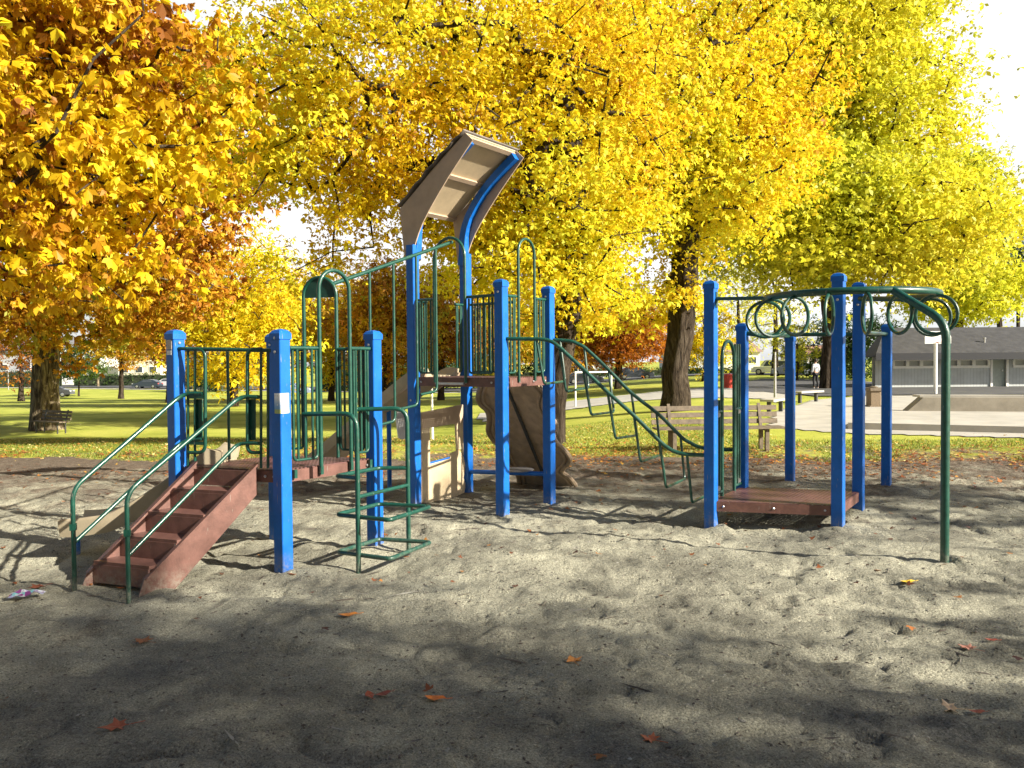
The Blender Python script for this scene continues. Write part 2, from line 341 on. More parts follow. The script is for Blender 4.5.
# ------------------------------------------------------------------ numpy mesh helpers
def np_mesh(name, verts, quads, mat_, parent=None, tone=None, smooth=False, loc=None):
    me = bpy.data.meshes.new(name); nv = len(verts); nq = len(quads)
    if loc is not None: verts = verts - np.array(loc)[None, :]
    k = quads.shape[1]
    me.vertices.add(nv); me.vertices.foreach_set('co', verts.astype(np.float32).ravel())
    me.loops.add(nq * k); me.loops.foreach_set('vertex_index', quads.astype(np.int32).ravel())
    me.polygons.add(nq); me.polygons.foreach_set('loop_start', np.arange(0, nq * k, k, dtype=np.int32)); me.polygons.foreach_set('loop_total', np.full(nq, k, np.int32))
    me.update(calc_edges=True)
    if tone is not None:
        a = me.attributes.new('tone', 'FLOAT', 'FACE'); a.data.foreach_set('value', np.clip(tone, 0, 1).astype(np.float32))
    me.materials.append(mat_)
    if smooth: me.shade_smooth()
    o = bpy.data.objects.new(name, me); COL.objects.link(o)
    if parent is not None: o.parent = parent
    elif loc is not None: o.location = loc
    return o
def vnoise(x, y, seed=0):
    xi = np.floor(x).astype(np.int64); yi = np.floor(y).astype(np.int64); xf = x - xi; yf = y - yi
    def h(a, b):
        n = (a * 374761393 + b * 668265263 + seed * 1442695041) & 0xffffffff
        n = ((n ^ (n >> 13)) * 1274126177) & 0xffffffff; return ((n ^ (n >> 16)) & 0xffff) / 65535.0
    u = xf * xf * (3 - 2 * xf); v = yf * yf * (3 - 2 * yf)
    return (h(xi, yi) * (1 - u) + h(xi + 1, yi) * u) * (1 - v) + (h(xi, yi + 1) * (1 - u) + h(xi + 1, yi + 1) * u) * v - .5
def grid_mesh(name, xs, ys, zf, mat_, keep=None, smooth=True):
    X, Y = np.meshgrid(xs, ys); Z = zf(X, Y); nx, ny = len(xs), len(ys)
    v = np.stack([X.ravel(), Y.ravel(), Z.ravel()], 1)
    i = np.arange(nx - 1)[None, :] + nx * np.arange(ny - 1)[:, None]; i = i.ravel()
    q = np.stack([i, i + 1, i + nx + 1, i + nx], 1)
    if keep is not None:
        c = v[q].mean(1); q = q[keep(c[:, 0], c[:, 1])]
        used = np.unique(q); mp = np.full(len(v), -1); mp[used] = np.arange(len(used)); v = v[used]; q = mp[q]
    return np_mesh(name, v, q, mat_, smooth=smooth)

# ------------------------------------------------------------------ ground
SAND_Y = 14.2
def sand_edge(x): return SAND_Y + 0.55 * vnoise(x * .35, x * 0 + 3.3, 5) * 2 + .35 * vnoise(x * 1.7, x * 0 + 1, 6) - 0.02 * x + np.where(x < -3, (-(x + 3)) * .12, 0)
MOUNDS = []
def sand_z(x, y):
    fade = ss(-y, -15.5, -12.5)
    z = .06 * vnoise(x * .55, y * .55, 1) + .03 * vnoise(x * 1.5 + 9, y * 1.7, 2) + .024 * vnoise(x * 4.1, y * 4.4, 3)
    z = z + .022 * vnoise(x * 9.3, y * 9.9, 4) + .016 * vnoise(x * 21, y * 23, 7) * ss(-y, -9, -5)
    # foot scuffs
    d = vnoise(x * 6.2 + 30, y * 7.5, 12); z = z - .035 * np.clip(d - .22, 0, 1) * 3
    d = vnoise(x * 3.1 + 70, y * 8.5 + 5, 13); z = z - .05 * np.clip(d - .28, 0, 1) * 3
    z = z * 1.0
    r1 = np.abs(vnoise(x * 2.6 + 3, y * 5.2, 61)); z = z - .032 * np.exp(-r1 * 30) * (vnoise(x * .9, y * .9, 62) > -.1)
    r2 = vnoise(x * 13, y * 15, 63); z = z + .024 * np.clip(r2 - .18, 0, 1) * 3 * (vnoise(x * 1.3, y * 1.3 + 4, 64) > 0)
    for (mx, my, mh, mr) in MOUNDS: z = z + mh * np.exp(-((x - mx) ** 2 + (y - my) ** 2) / (mr * mr))
    return z * fade + .004
def sand_h(x, y): return float(sand_z(np.array([x], float), np.array([y], float))[0])

# ------------------------------------------------------------------ playground climber
AL = R(34); vh = Vector((math.cos(AL), -math.sin(AL), 0)); uh = Vector((math.sin(AL), math.cos(AL), 0)); ZZ = Vector((0, 0, 1))
W = .112
PB = dict(A=(283.9, 569), B=(375.5, 546), C=(277.5, 540.5), D=(175.6, 0), P1=(415.2, 505), P2=(467.5, 493.5), P3=(502.8, 516.5), P4=(549.5, 503.3),
          RA=(711, 524.6), RB=(742.3, 0), RC=(790, 483), RD=(838, 530), RE=(858.3, 513.5), RF=(886.2, 488.8))
PT = dict(A=329, B=330.3, C=333, D=329.6, P1=234, P2=236, P3=279, P4=286, RA=280.4, RB=323, RC=335, RD=272.8, RE=282, RF=323.8)
P = {k: G(*v) for k, v in PB.items() if v[1]}
dB = AY(175.6, 361, 6.52 * S); P['D'] = Vector((dB.x, dB.y, 0))
dB = AY(742.3, 361, 8.58 * S); P['RB'] = Vector((dB.x, dB.y, 0))
P2D = {k: Vector((p.x, p.y, 0)) for k, p in P.items()}
for k, p in P2D.items(): MOUNDS.append((p.x, p.y, .03, .22))
for (px, py, h_, r_) in ((108, 600, -.07, .35), (150, 604, .03, .3), (385, 566, -.06, .32), (440, 560, .025, .25), (40, 560, -.06, .4), (300, 585, -.03, .3), (690, 520, -.05, .3), (600, 520, -.04, .5), (770, 535, -.05, .5), (950, 575, -.03, .25), (480, 640, -.03, .4), (620, 600, -.03, .35)):
    q_ = G(px, py); MOUNDS.append((q_.x, q_.y, h_, r_))
root = empty('playground_climber', (0, 8.8, 0), world=True)
tag(root, 'blue and green climbing frame with stairs, roofed tower, slides and overhead rings on the sand', 'climbing frame')
def sub(mb, name, matk, parent=None, smooth=True, label=None):
    o = mb.build(name, M[matk], parent or root, origin='auto', smooth=smooth)
    if label: o['label'] = label
    return o
def post(k, ztop=None, capped=True, label=None):
    p = P2D[k]; zt = ztop if ztop is not None else ZAT(p, PT[k])
    body = MB(); hcap = .055
    zb = zt - (hcap if capped else 0)
    body.box(p + ZZ * ((zb - .12) / 2), (W, W, zb + .12), rz=-AL, ch=.006)
    o = sub(body, 'post', 'blue', smooth=False, label=label)
    if capped:
        c = MB(); w2 = W / 2 + .007; w3 = W / 2 - .012; Q = Matrix.Rotation(-AL, 3, 'Z')
        rings = [(w2, -.030), (w2, 0.018), (w3, .044), (.012, .055)]
        vs = []; fs = []
        for (w, z) in rings: vs += [Q @ Vector((a * w, b * w, z)) + p + ZZ * zb for a, b in ((-1, -1), (1, -1), (1, 1), (-1, 1))]
        for i in range(3):
            for j in range(4): fs.append((i * 4 + j, i * 4 + (j + 1) % 4, (i + 1) * 4 + (j + 1) % 4, (i + 1) * 4 + j))
        fs += [(3, 2, 1, 0), (12, 13, 14, 15)]
        c.add(vs, fs); sub(c, 'post_cap', 'blue', o, smooth=False)
    return o, zt
ZL, ZH = .745 * S, 1.385 * S              # deck levels
posts = {}
for k in ('A', 'B', 'C', 'D', 'P3', 'P4', 'RA', 'RB', 'RC', 'RD', 'RE', 'RF'):
    posts[k], _ = post(k)
for k in ('P1', 'P2'):
    posts[k], _ = post(k, ztop=2.80 * S, capped=False)
# bolt heads on the posts
def bolt(k, px, py, face):                # face: unit normal of the post side
    p = P2D[k]; z = ZAT(p, py); b = MB(); c = p + ZZ * z + face * (W / 2 + .004)
    q = ZZ.rotation_difference(face).to_matrix(); b.lathe([(.013, -.006), (.013, .003), (.008, .007)], c, 8, q); sub(b, 'bolt', 'steel', posts[k])
fn_ = -uh; fr_ = vh
for (k, y, f) in (('A', 338, fn_), ('A', 352, fn_), ('D', 343, fr_), ('P3', 292, fn_), ('P4', 297, fn_), ('B', 345, fn_), ('C', 345, fn_), ('RA', 297, fr_), ('RE', 305, fn_), ('P1', 400, fn_), ('RD', 300, fn_)):
    bolt(k, 0, y, f)
# stickers: the one wrapped round the corner of the front post, and two on the left post
def patch(k, y0, y1, face, along, a0, a1, matk, name, off=.0035):
    p = P2D[k]; z0, z1 = ZAT(p, y1), ZAT(p, y0); c = p + face * (W / 2 + off)
    b = MB(); q = [c + along * a0 + ZZ * z0, c + along * a1 + ZZ * z0, c + along * a1 + ZZ * z1, c + along * a0 + ZZ * z1]
    b.prism(q, face * .003); return b
M['sticker'] = mat('sticker_film', (.55, .66, .78), .4)
def sticker_material():
    Mx = bpy.data.materials.new('printed_sticker'); Mx.use_nodes = True; nt = Mx.node_tree; b = nt.nodes['Principled BSDF']; b.inputs['Roughness'].default_value = .4
    tc = nt.nodes.new('ShaderNodeTexCoord'); sx = nt.nodes.new('ShaderNodeSeparateXYZ'); nt.links.new(tc.outputs['Generated'], sx.inputs[0])
    r = nt.nodes.new('ShaderNodeValToRGB'); cr = r.color_ramp; cr.interpolation = 'EASE'
    for e, (p, c) in zip([cr.elements[0], cr.elements[1], cr.elements.new(.2), cr.elements.new(.26)], [(0, (.45, .5, .15)), (1, (.55, .68, .85)), (.17, (.42, .48, .18)), (.24, (.2, .38, .66))]): e.position = p; e.color = (*c, 1)
    nt.links.new(sx.outputs['Z'], r.inputs['Fac']); nt.links.new(r.outputs['Color'], b.inputs['Base Color']); return Mx
M['sticker_print'] = sticker_material()
b = patch('A', 393, 413, fn_, vh, -.012, W / 2, 'sticker_print', 'sticker'); sub(b, 'sticker', 'sticker_print', posts['A'], False, 'blue and green printed sticker with small white figures')
stk = None
b = patch('A', 393, 413, vh, uh, -W / 2, .028, 'whiteplas', 'sticker'); sub(b, 'sticker', 'whiteplas', posts['A'], False, 'white half of the printed sticker')
pp = P2D['A']; cc = pp + fn_ * (W / 2 + .0065)
for (a, y, s_) in ((.002, 395.5, .010), (.028, 395.5, .010), (.026, 399.5, .011), (.026, 404.5, .012)):
    fig = MB(); fig.lathe([(s_ * .6, 0), (s_ * .6, .0015)], cc + vh * a + ZZ * ZAT(pp, y), 8, ZZ.rotation_difference(fn_).to_matrix()); sub(fig, 'sticker_figure', 'whiteplas', posts['A'], False)
b = patch('D', 340, 349.5, fn_, vh, -.035, .035, 'tan', 'sticker'); M['stk2'] = mat('faded_label', (.5, .42, .36), .5, var=.2, vscale=30); sub(b, 'sticker', 'stk2', posts['D'], False, 'faded tan label on the post')
b = patch('D', 350.5, 355, fn_, vh, -.035, .03, 'whiteplas', 'sticker'); sub(b, 'sticker', 'whiteplas', posts['D'], False, 'small white label on the post')

def L2(a, b, t): return P2D[a].lerp(P2D[b], t)
# decks
def deck(keys, z, th=.10, inset=.0, label=None, name='deck'):
    pts = [P2D[k] for k in keys]; c = sum(pts, Vector()) / len(pts)
    poly = [p + (c - p).normalized() * inset + ZZ * (z - .004) for p in pts]
    d = MB(); d.prism(poly, ZZ * .006); o = sub(d, name, 'deck', smooth=False, label=label)
    rim = MB(); n = len(poly)
    for i in range(n):
        a, b2 = poly[i], poly[(i + 1) % n]; dr = (b2 - a).normalized(); nn = Vector((dr.y, -dr.x, 0))
        a2 = a + dr * .004; b3 = b2 - dr * .004
        rim.prism([a2 - ZZ * .004, b3 - ZZ * .004, b3 - ZZ * th, a2 - ZZ * th], nn * .012)
    for t in (.33, .66):
        rim.prism([poly[0].lerp(poly[1], t) - ZZ * .008, poly[-1].lerp(poly[-2], t) - ZZ * .008, poly[-1].lerp(poly[-2], t) - ZZ * .06, poly[0].lerp(poly[1], t) - ZZ * .06], (poly[1] - poly[0]).normalized() * .006)
    sub(rim, 'deck_frame', 'maroon', o, smooth=False); return o
deck(['D', 'A', 'B', 'C'], ZL, label='low deck at the top of the stairs')
deck(['P1', 'P3', 'P4', 'P2'], ZH, label='high tower deck')
zr = .225 * S
deck(['RA', 'RD', 'RE', 'RB'], zr, th=.10, inset=-.015, label='knee high deck under the overhead rings')

for (ka, kb, z, ts) in (('A', 'B', ZL, (.12, .37, .70, .9)), ('P1', 'P3', ZH, (.1, .3, .62, .9)), ('P3', 'P4', ZH, (.12, .34, .64, .9)), ('D', 'A', ZL, (.08, .85, .93)), ('RA', 'RD', zr, (.1, .5, .9))):
    dd0 = (P2D[kb] - P2D[ka]).normalized(); nn0 = Vector((dd0.y, -dd0.x, 0))
    for t in ts:
        g = MB(); c = L2(ka, kb, t) + nn0 * .012 + ZZ * (z - .055); g.lathe([(.012, -.004), (.012, .006), (.007, .010)], c, 8, ZZ.rotation_difference(nn0).to_matrix()); sub(g, 'bolt', 'steel', smooth=False)
# barriers: top rail, bottom rail, balusters
TR = .015
def barrier(a, b, zt, zb, n, foot=True, name='barrier', t0=0., t1=1., off=0.):
    d = (b - a); ln = d.length; dn = d.normalized(); nn = Vector((dn.y, -dn.x, 0)) * off
    A, B = a + d * t0 + nn, a + d * t1 + nn; g = MB()
    g.tube([A + ZZ * zt, B + ZZ * zt], TR * 1.15)
    g.tube([A + ZZ * zt - dn * 0, A + ZZ * zb, B + ZZ * zb, B + ZZ * zt] if False else [A + dn * .03 + ZZ * (zt - .02), A + dn * .03 + ZZ * zb, B - dn * .03 + ZZ * zb, B - dn * .03 + ZZ * (zt - .02)], TR * .8, fil=.04)
    for i in range(n):
        q = A.lerp(B, (i + 1) / (n + 1)); g.tube([q + ZZ * (zb), q + ZZ * (zt - .005)], TR * .72, 8)
    return sub(g, name, 'green')
def arch(a, b, t0, t1, zt, zb, panel=False, off=0., r=.018):
    d = b - a; dn = d.normalized(); nn = Vector((dn.y, -dn.x, 0)) * off
    p0, p1 = a + d * t0 + nn, a + d * t1 + nn; c = (p0 + p1) / 2; hw = (p1 - p0).length / 2
    pts = [p0 + ZZ * zb] + [c - dn * hw * math.cos(math.pi * k / 12) + ZZ * (zt - hw + hw * math.sin(math.pi * k / 12)) for k in range(13)] + [p1 + ZZ * zb]
    g = MB(); g.tube(pts, r); o = sub(g, 'arch', 'green')
    if panel:
        q = MB(); poly = [c - dn * (hw - .01) * math.cos(math.pi * k / 12) + ZZ * (zt - hw + (hw - .01) * math.sin(math.pi * k / 12)) for k in range(13)]
        poly = [poly[0] - ZZ * .02] + poly + [poly[-1] - ZZ * .02]
        q.prism(poly, Vector((dn.y, -dn.x, 0)) * .01); sub(q, 'arch_panel', 'green_dark', o, smooth=False)
    return c, hw
zt_low = ZAT(L2('A', 'B', .5), 348.3); zb_low = ZL + .07
a_, b_ = P2D['A'], P2D['B']
nAB = Vector(((b_ - a_).y, -(b_ - a_).x, 0)).normalized()
barrier(a_, b_, zt_low, zb_low, 3, t0=.07, t1=.37, off=.02)
barrier(a_, b_, zt_low, zb_low, 3, t0=.72, t1=.94, off=.02)
arch(a_, b_, .37, .70, ZAT(L2('A', 'B', .53), 270.5), ZL - .06, off=.03)
# clamp feet of the arch
for t in (.37, .70, .10, .92):
    g = MB(); q = L2('A', 'B', t) + nAB * .03; g.box(q + ZZ * (ZL - .04), (.03, .03, .07), rz=-AL); sub(g, 'rail_foot', 'green', smooth=False)
# far side of the low deck towards the tower
c0, c1 = P2D['C'], P2D['B']
barrier(c0, c1, zt_low, zb_low, 3, t0=.07, t1=.31)
barrier(c0, c1, zt_low, zb_low, 3, t0=.64, t1=.93)
cB, hB = arch(c0, c1, .31, .64, ZAT(c0.lerp(c1, .47), 277.5), ZL - .06, panel=True)
# slide side (D-C): top bar with one rod
g = MB(); g.tube([P2D['D'] + ZZ * zt_low, P2D['C'] + ZZ * zt_low], TR * 1.1); g.tube([L2('D', 'C', .50) + ZZ * zt_low, L2('D', 'C', .50) + ZZ * (ZL + .01)], TR * .9)
sub(g, 'slide_entry_bar', 'green')
# stair entry between D and A
d_, a_ = P2D['D'], P2D['A']; da = (a_ - d_).normalized(); nDA = Vector((da.y, -da.x, 0))
def XA(px, py, off=0.): return V(px, py, d_ + nDA * off, a_ + nDA * off)
g = MB(); g.tube([XA(179, 348.5, .02), XA(272, 350.5, .02)], TR * 1.1); sub(g, 'stair_top_bar', 'green')
for (xo, xi, xs_) in ((205.2, 187, (188, 195)), (247.5, 262, (261, 268))):
    g = MB(); z0 = 441
    g.tube([XA(xi, 349, .025), XA(xo, 349, .025), XA(xo, 452.5, .025), XA(xi + (2 if xi < 200 else -2), 452.5, .025)], TR, fil=.07)
    for x in xs_: g.tube([XA(x, 349, .02), XA(x, 468, .02)], TR * .8, 8)
    for yy, e in ((397, 0), (443, 0)):
        g.box((XA((xo + xi) / 2, yy, .03)), (abs(XA(xo, 0).x - XA(xi, 0).x) * .9, .02, .03), rz=math.atan2(da.y, da.x))
    pn = MB(); pn.prism([XA(xo + (xi - xo) * .15, 399, .0), XA(xo + (xi - xo) * .55, 399, 0), XA(xo + (xi - xo) * .55, 440, 0), XA(xo + (xi - xo) * .15, 440, 0)], nDA * .012)
    o = sub(g, 'entry_panel', 'green'); sub(pn, 'infill_plate', 'green', o, False)

# stairs
lt = XA(196, 467, .03); rtp = XA(256.5, 470.5, .03)
lt = Vector((lt.x, lt.y, 0)); rtp = Vector((rtp.x, rtp.y, 0))
lb = G(80, 585.5); rb = G(137.5, 592.5)
st = empty('stairs', lt - WL[root.name]); st.parent = root; WL[st.name] = lt.copy()
NST = 5; zs0 = ZL
for (tp, bt, sg) in ((lt, lb, -1), (rtp, rb, 1)):
    dr = (tp - bt); dn = dr.normalized(); nn = Vector((dn.y, -dn.x, 0))
    g = MB(); hv = .25
    g.prism([bt - ZZ * .05, bt + dn * .05 + ZZ * .09, tp + ZZ * (zs0 + .05), tp + ZZ * (zs0 - .20), bt + dn * .26 - ZZ * .05], nn * .016)
    g.prism([bt + dn * .052 + ZZ * .092, bt + dn * .07 + ZZ * .085, tp + ZZ * (zs0 + .035), tp + ZZ * (zs0 + .052)], nn * .05)
    sub(g, 'stringer', 'maroon', st, False)
for i in range(1, NST):
    t0 = (i - .55) / (NST - .45); t1 = (i + .45) / (NST - .45); z = zs0 * i / NST
    la, ra = lb.lerp(lt, t0), rb.lerp(rtp, t0); lc, rc = lb.lerp(lt, t1), rb.lerp(rtp, t1)
    ins = (ra - la).normalized() * .012
    g = MB(); g.prism([la + ins + ZZ * z, ra - ins + ZZ * z, rc - ins + ZZ * z, lc + ins + ZZ * z], ZZ * .025)
    g.prism([la + ins + ZZ * (z - .0135), ra - ins + ZZ * (z - .0135), ra - ins + ZZ * (z - zs0 / NST + .01), la + ins + ZZ * (z - zs0 / NST + .01)], (lc - la).normalized() * .014)
    sub(g, 'step', 'maroon', st, False)
g = MB(); t0 = (NST - .55) / (NST - .45); la, ra = lb.lerp(lt, t0), rb.lerp(rtp, t0); ins = (ra - la).normalized() * .012
g.prism([la + ins + ZZ * (zs0 - .01), ra - ins + ZZ * (zs0 - .01), ra - ins + ZZ * (zs0 * .8 + .02), la + ins + ZZ * (zs0 * .8 + .02)], (lt - lb).normalized() * .014); sub(g, 'riser', 'maroon', st, False)
def handrail(base, pz, tz, uend, lend, ux, lx, side):
    b0 = base; topz = pz
    g = MB()
    uj = XA(*ux, .03); ue = XA(*uend, .03)
    g.tube([b0 - ZZ * .1, b0 + ZZ * topz, uj, ue], .0175, fil=.10)
    lj = XA(*lx, .03); le = XA(*lend, .03)
    g.tube([b0 + ZZ * tz, lj, le], .0155, fil=.06)
    g.box(b0 + ZZ * (topz * .62), (.045, .045, .05), rz=.3); 
    sub(g, 'handrail', 'green', st)
hl = G(74.6, 588.5); hr = G(128.6, 597)
handrail(hl, ZAT(hl, 489), ZAT(hl, 543), (203, 393.5), (202, 439), (183, 393.5), (183, 441), 0)
handrail(hr, ZAT(hr, 493), ZAT(hr, 556), (258, 397), (258, 443), (240, 396.5), (238, 443.5), 1)

# loop climber in front of the low deck
u1 = G(358.6, 567.5); u2 = G(408.7, 550)
cl = empty('loop_climber', u1 - WL[root.name]); cl.parent = root; WL[cl.name] = u1.copy()
s1 = V(303.5, 413, a_, b_); s2 = V(357, 409, a_, b_)
z1 = ZAT(u1, 413.5); z2 = ZAT(u2, 408)
for (u, s_, z) in ((u1, s1, z1), (u2, s2, z2)):
    g = MB(); g.tube([u - ZZ * .1, u + ZZ * z, Vector((s_.x, s_.y, z - .01))], .0205, fil=.13); sub(g, 'upright', 'green', cl)
e = (u2 - u1).normalized(); e2 = Vector((e.y, -e.x, 0)); cen = (u1 + u2) / 2; hw = (u2 - u1).length / 2
def loopz(z, half=False):
    k = .29
    # corners seen in the photograph, carried to this level
    c = [G(337, 552, .1), G(379.5, 539, .1), G(431, 542.3, .1), G(390, 559, .1)]
    c = [Vector((q.x, q.y, z)) for q in c]
    g = MB()
    if half: g.tube([Vector((u1.x, u1.y, z)).lerp(c[0], .05), c[0], c[1], Vector((u2.x, u2.y, z))], .0185, fil=.045)
    else: g.tube(c, .0185, fil=.05, closed=True)
    sub(g, 'rung_loop', 'green', cl)
loopz(.1); loopz(ZAT(G(337, 552, .1), 514.5)); loopz(ZAT(G(337, 552, .1), 476), True)
g = MB(); g.tube([u1 + ZZ * ZAT(u1, 497), u2 + ZZ * ZAT(u2, 485)], .017); sub(g, 'rung', 'green', cl)

# overhead rail with hanging stepping rods, low deck to tower
q1, q3 = P2D['P1'], P2D['P3']
ra0 = V(325, 288, c0, c1); ra0 = cB + ZZ * ZAT(cB, 288.5)
tm = q1.lerp(q3, .47); rz1 = ZAT(tm, 242)
ra1 = tm + ZZ * rz1
st2 = empty('stepping_link', Vector((ra0.x, ra0.y, 0)) - WL[root.name]); st2.parent = root; WL[st2.name] = Vector((ra0.x, ra0.y, 0))
g = MB(); g.tube([ra0, ra1], .019); sub(g, 'overhead_rail', 'green', st2)
la_, lb_ = Vector((ra0.x, ra0.y, 0)), Vector((ra1.x, ra1.y, 0)); ld = (lb_ - la_).normalized()
for (px, yb, tx, ty) in ((371, 434, 356, 437), (394.8, 421, 382, 423.5), (417.6, 405, 400, 410), (437, 391, 421, 397)):
    top = V(px, 400, la_, lb_); t = ((Vector((top.x, top.y, 0)) - la_).length) / (lb_ - la_).length
    zt = ra0.z + (ra1.z - ra0.z) * t; base = Vector((top.x, top.y, 0)); zb = ZAT(base, yb)
    g = MB(); tip = base - ld * .25 - ZZ * 0 + Vector((-.02, 0, 0)); 
    g.tube([base + ZZ * zt, base + ZZ * zb, Vector((tip.x, tip.y, zb - .03))], .0145, fil=.06)
    o = sub(g, 'hanging_step', 'green', st2)
# tower arch and barriers
arch(q1, q3, .28, .63, ZAT(tm, 238), ZH - .06, off=.03, panel=False)
zt_h = ZAT(L2('P1', 'P3', .5), 298)
zb_h = ZH + .05
barrier(q1, q3, zt_h, zb_h, 3, t0=.06, t1=.28, off=.015)
barrier(q1, q3, zt_h, zb_h, 4, t0=.64, t1=.94, off=.015)
barrier(P2D['P3'], P2D['P4'], zt_h, zb_h, 3, t0=.07, t1=.30)
barrier(P2D['P3'], P2D['P4'], zt_h, zb_h, 3, t0=.68, t1=.93)
arch(P2D['P3'], P2D['P4'], .32, .66, ZAT(L2('P3', 'P4', .48), 239), ZH - .05, off=.02, r=.016)
barrier(P2D['P2'], P2D['P4'], zt_h, zb_h, 8, t0=.06, t1=.62)
barrier(P2D['P1'], P2D['P2'], zt_h, zb_h, 3, t0=.07, t1=.25)
barrier(P2D['P1'], P2D['P2'], zt_h, zb_h, 2, t0=.78, t1=.94)
g = MB(); g.tube([q1.lerp(q3, .30) + ZZ * (ZH - .07) - uh * .05, q1.lerp(q3, .62) + ZZ * (ZH - .07) - uh * .05], .016); sub(g, 'foot_rung', 'steel')

# tower roof: two bent blue posts, tan blades, corrugated cover
def OP(k, a, z): return P2D[k] + vh * a + ZZ * z
def solve(k, px, py): return V(px, py, P2D[k], P2D[k] + vh)
rf = empty('roof', Vector((P2D['P1'].x, P2D['P1'].y, 2.9 * S)) - WL[root.name]); rf.parent = root; WL[rf.name] = Vector((P2D['P1'].x, P2D['P1'].y, 2.9 * S))
bl1 = [(465.6, 132.8), (473, 140), (461, 158), (449, 176.5), (438, 195), (429, 211), (423, 223), (419, 233), (415.5, 244), (413.7, 255), (413.5, 266), (408, 268), (405, 256), (403.7, 245), (401.9, 226), (400, 209.3)]
def az(k, px, py):
    q = solve(k, px, py); return ((Vector((q.x, q.y, 0)) - P2D[k]).dot(vh), q.z)
prof = [az('P1', *q) for q in bl1]
arm = [az('P2', *q) for q in smooth_poly([(466.5, 252), (467, 237), (472, 218), (485.5, 194), (501, 175), (518, 157.5)], 2)]
for k in ('P1', 'P2'):
    g = MB(); g.prism([OP(k, a, z) for a, z in prof], uh * .016); o = sub(g, 'side_blade', 'tan', rf, False)
    pts = [OP(k, 0, 2.66 * S)] + [OP(k, a, z) for a, z in arm]; sgn = 1 if k == 'P1' else -1; g = MB()
    path = [p + uh * sgn * .056 for p in pts]
    # square section sweep
    w = W * .40; vs = []; fs = []
    for i, p in enumerate(path):
        d = (path[min(i + 1, len(path) - 1)] - path[max(i - 1, 0)]).normalized(); s_ = d.cross(uh).normalized()
        vs += [p + uh * w + s_ * w, p + uh * w - s_ * w, p - uh * w - s_ * w, p - uh * w + s_ * w]
    for i in range(len(path) - 1):
        for j in range(4): fs.append((i * 4 + j, i * 4 + (j + 1) % 4, i * 4 + 4 + (j + 1) % 4, i * 4 + 4 + j))
    fs += [(3, 2, 1, 0), tuple(len(path) * 4 - 4 + j for j in range(4))]
    g.add(vs, fs); sub(g, 'roof_arm', 'blue', rf, False)
a0, z0 = prof[15]; a1, z1_ = prof[0]
g = MB(); n = 40; A = []; B = []
A0, B0 = P2D['P1'] - uh * .04, P2D['P2'] + uh * .04
for i in range(n + 1):
    t = i / n; a = a0 + (a1 - a0) * t; z = z0 + (z1_ - z0) * t + .035 + .010 * math.sin(t * 2 * math.pi * 5) + .03 * math.sin(math.pi * t)
    A.append(A0 + vh * a + ZZ * z); B.append(B0 + vh * a + ZZ * z)
g.strip(A, B, ZZ * .012); sub(g, 'roof_sheet', 'roof_grey', rf, True)
g = MB(); A = []; B = []
for i in range(9):
    t = i / 8; a = a0 + .01 + (a1 - a0 - .02) * t; z = z0 + (z1_ - z0) * t + .004 + .03 * math.sin(math.pi * t)
    A.append(P2D['P1'] + uh * .014 + vh * a + ZZ * z); B.append(P2D['P2'] - uh * .014 + vh * a + ZZ * z)
g.strip(A, B, ZZ * .010); sub(g, 'ceiling_panel', 'beige', rf, True)
for t in (.03, .5, .965):
    a = a0 + (a1 - a0) * t; z = z0 + (z1_ - z0) * t - .018 + .03 * math.sin(math.pi * t); g = MB()
    pa, pb = P2D['P1'] + uh * .02 + vh * a + ZZ * z, P2D['P2'] - uh * .02 + vh * a + ZZ * z
    sl = math.atan2(z1_ - z0, a1 - a0); nrm = (ZZ * math.cos(sl) - vh * math.sin(sl)); alo = vh * math.cos(sl) + ZZ * math.sin(sl)
    g.prism([pa - alo * .028, pb - alo * .028, pb + alo * .028, pa + alo * .028], nrm * .035); sub(g, 'crossbar', 'tan', rf, False)

# play panel between P1 and P2 under the deck
pa, pb = P2D['P1'] + uh * .056, P2D['P2'] - uh * .056
def VP(px, py): return V(px, py, pa, pb)
g = MB(); th = vh * .018
g.prism([VP(421, 413), VP(462.5, 405), VP(462.5, 422.5), VP(421, 429)], th)
g.prism([VP(421, 429), VP(429.5, 428), VP(429.5, 464), VP(426, 480), VP(424, 500), VP(421, 503.5)], th)
g.prism([VP(455, 424), VP(462.5, 422.5), VP(463, 455), VP(461, 449), VP(458, 449.5), VP(456.5, 452)], th * .98)
g.prism([VP(429.5, 464), VP(449, 458.6), VP(451, 453), VP(455.5, 451), VP(459, 450), VP(463, 457), VP(465, 468), VP(463, 478), VP(465.5, 485), VP(463, 495.5), VP(424, 503.2), VP(426, 480)], th * 1.02)
pl = sub(g, 'play_panel', 'beige', smooth=False)
g = MB(); g.tube([VP(429.5, 463.2), VP(449.3, 457.8)], .012, 8); sub(g, 'window_edge', 'blue', pl)
g = MB(); g.prism([VP(421.2, 412.5), VP(462.4, 404.5), VP(462.4, 422.2), VP(421.2, 428.6)], th * 1.3); sub(g, 'panel_header', 'tan', pl, False)
# bar with a round seat between P2 and P4
q2, q4 = P2D['P2'], P2D['P4']; zs = .3 * S
g = MB(); g.tube([q2 + ZZ * ZAT(q2, 471.5), q4 + ZZ * ZAT(q4, 474)], .028); o = sub(g, 'low_bar', 'blue')
ct = V(518, 471, q2, q4); zc = ct.z
g = MB()
g.lathe([(.10, -.02), (.19, -.012), (.20, 0), (.18, .01)], ct + ZZ * .02, 20); sub(g, 'round_seat', 'steel', o)

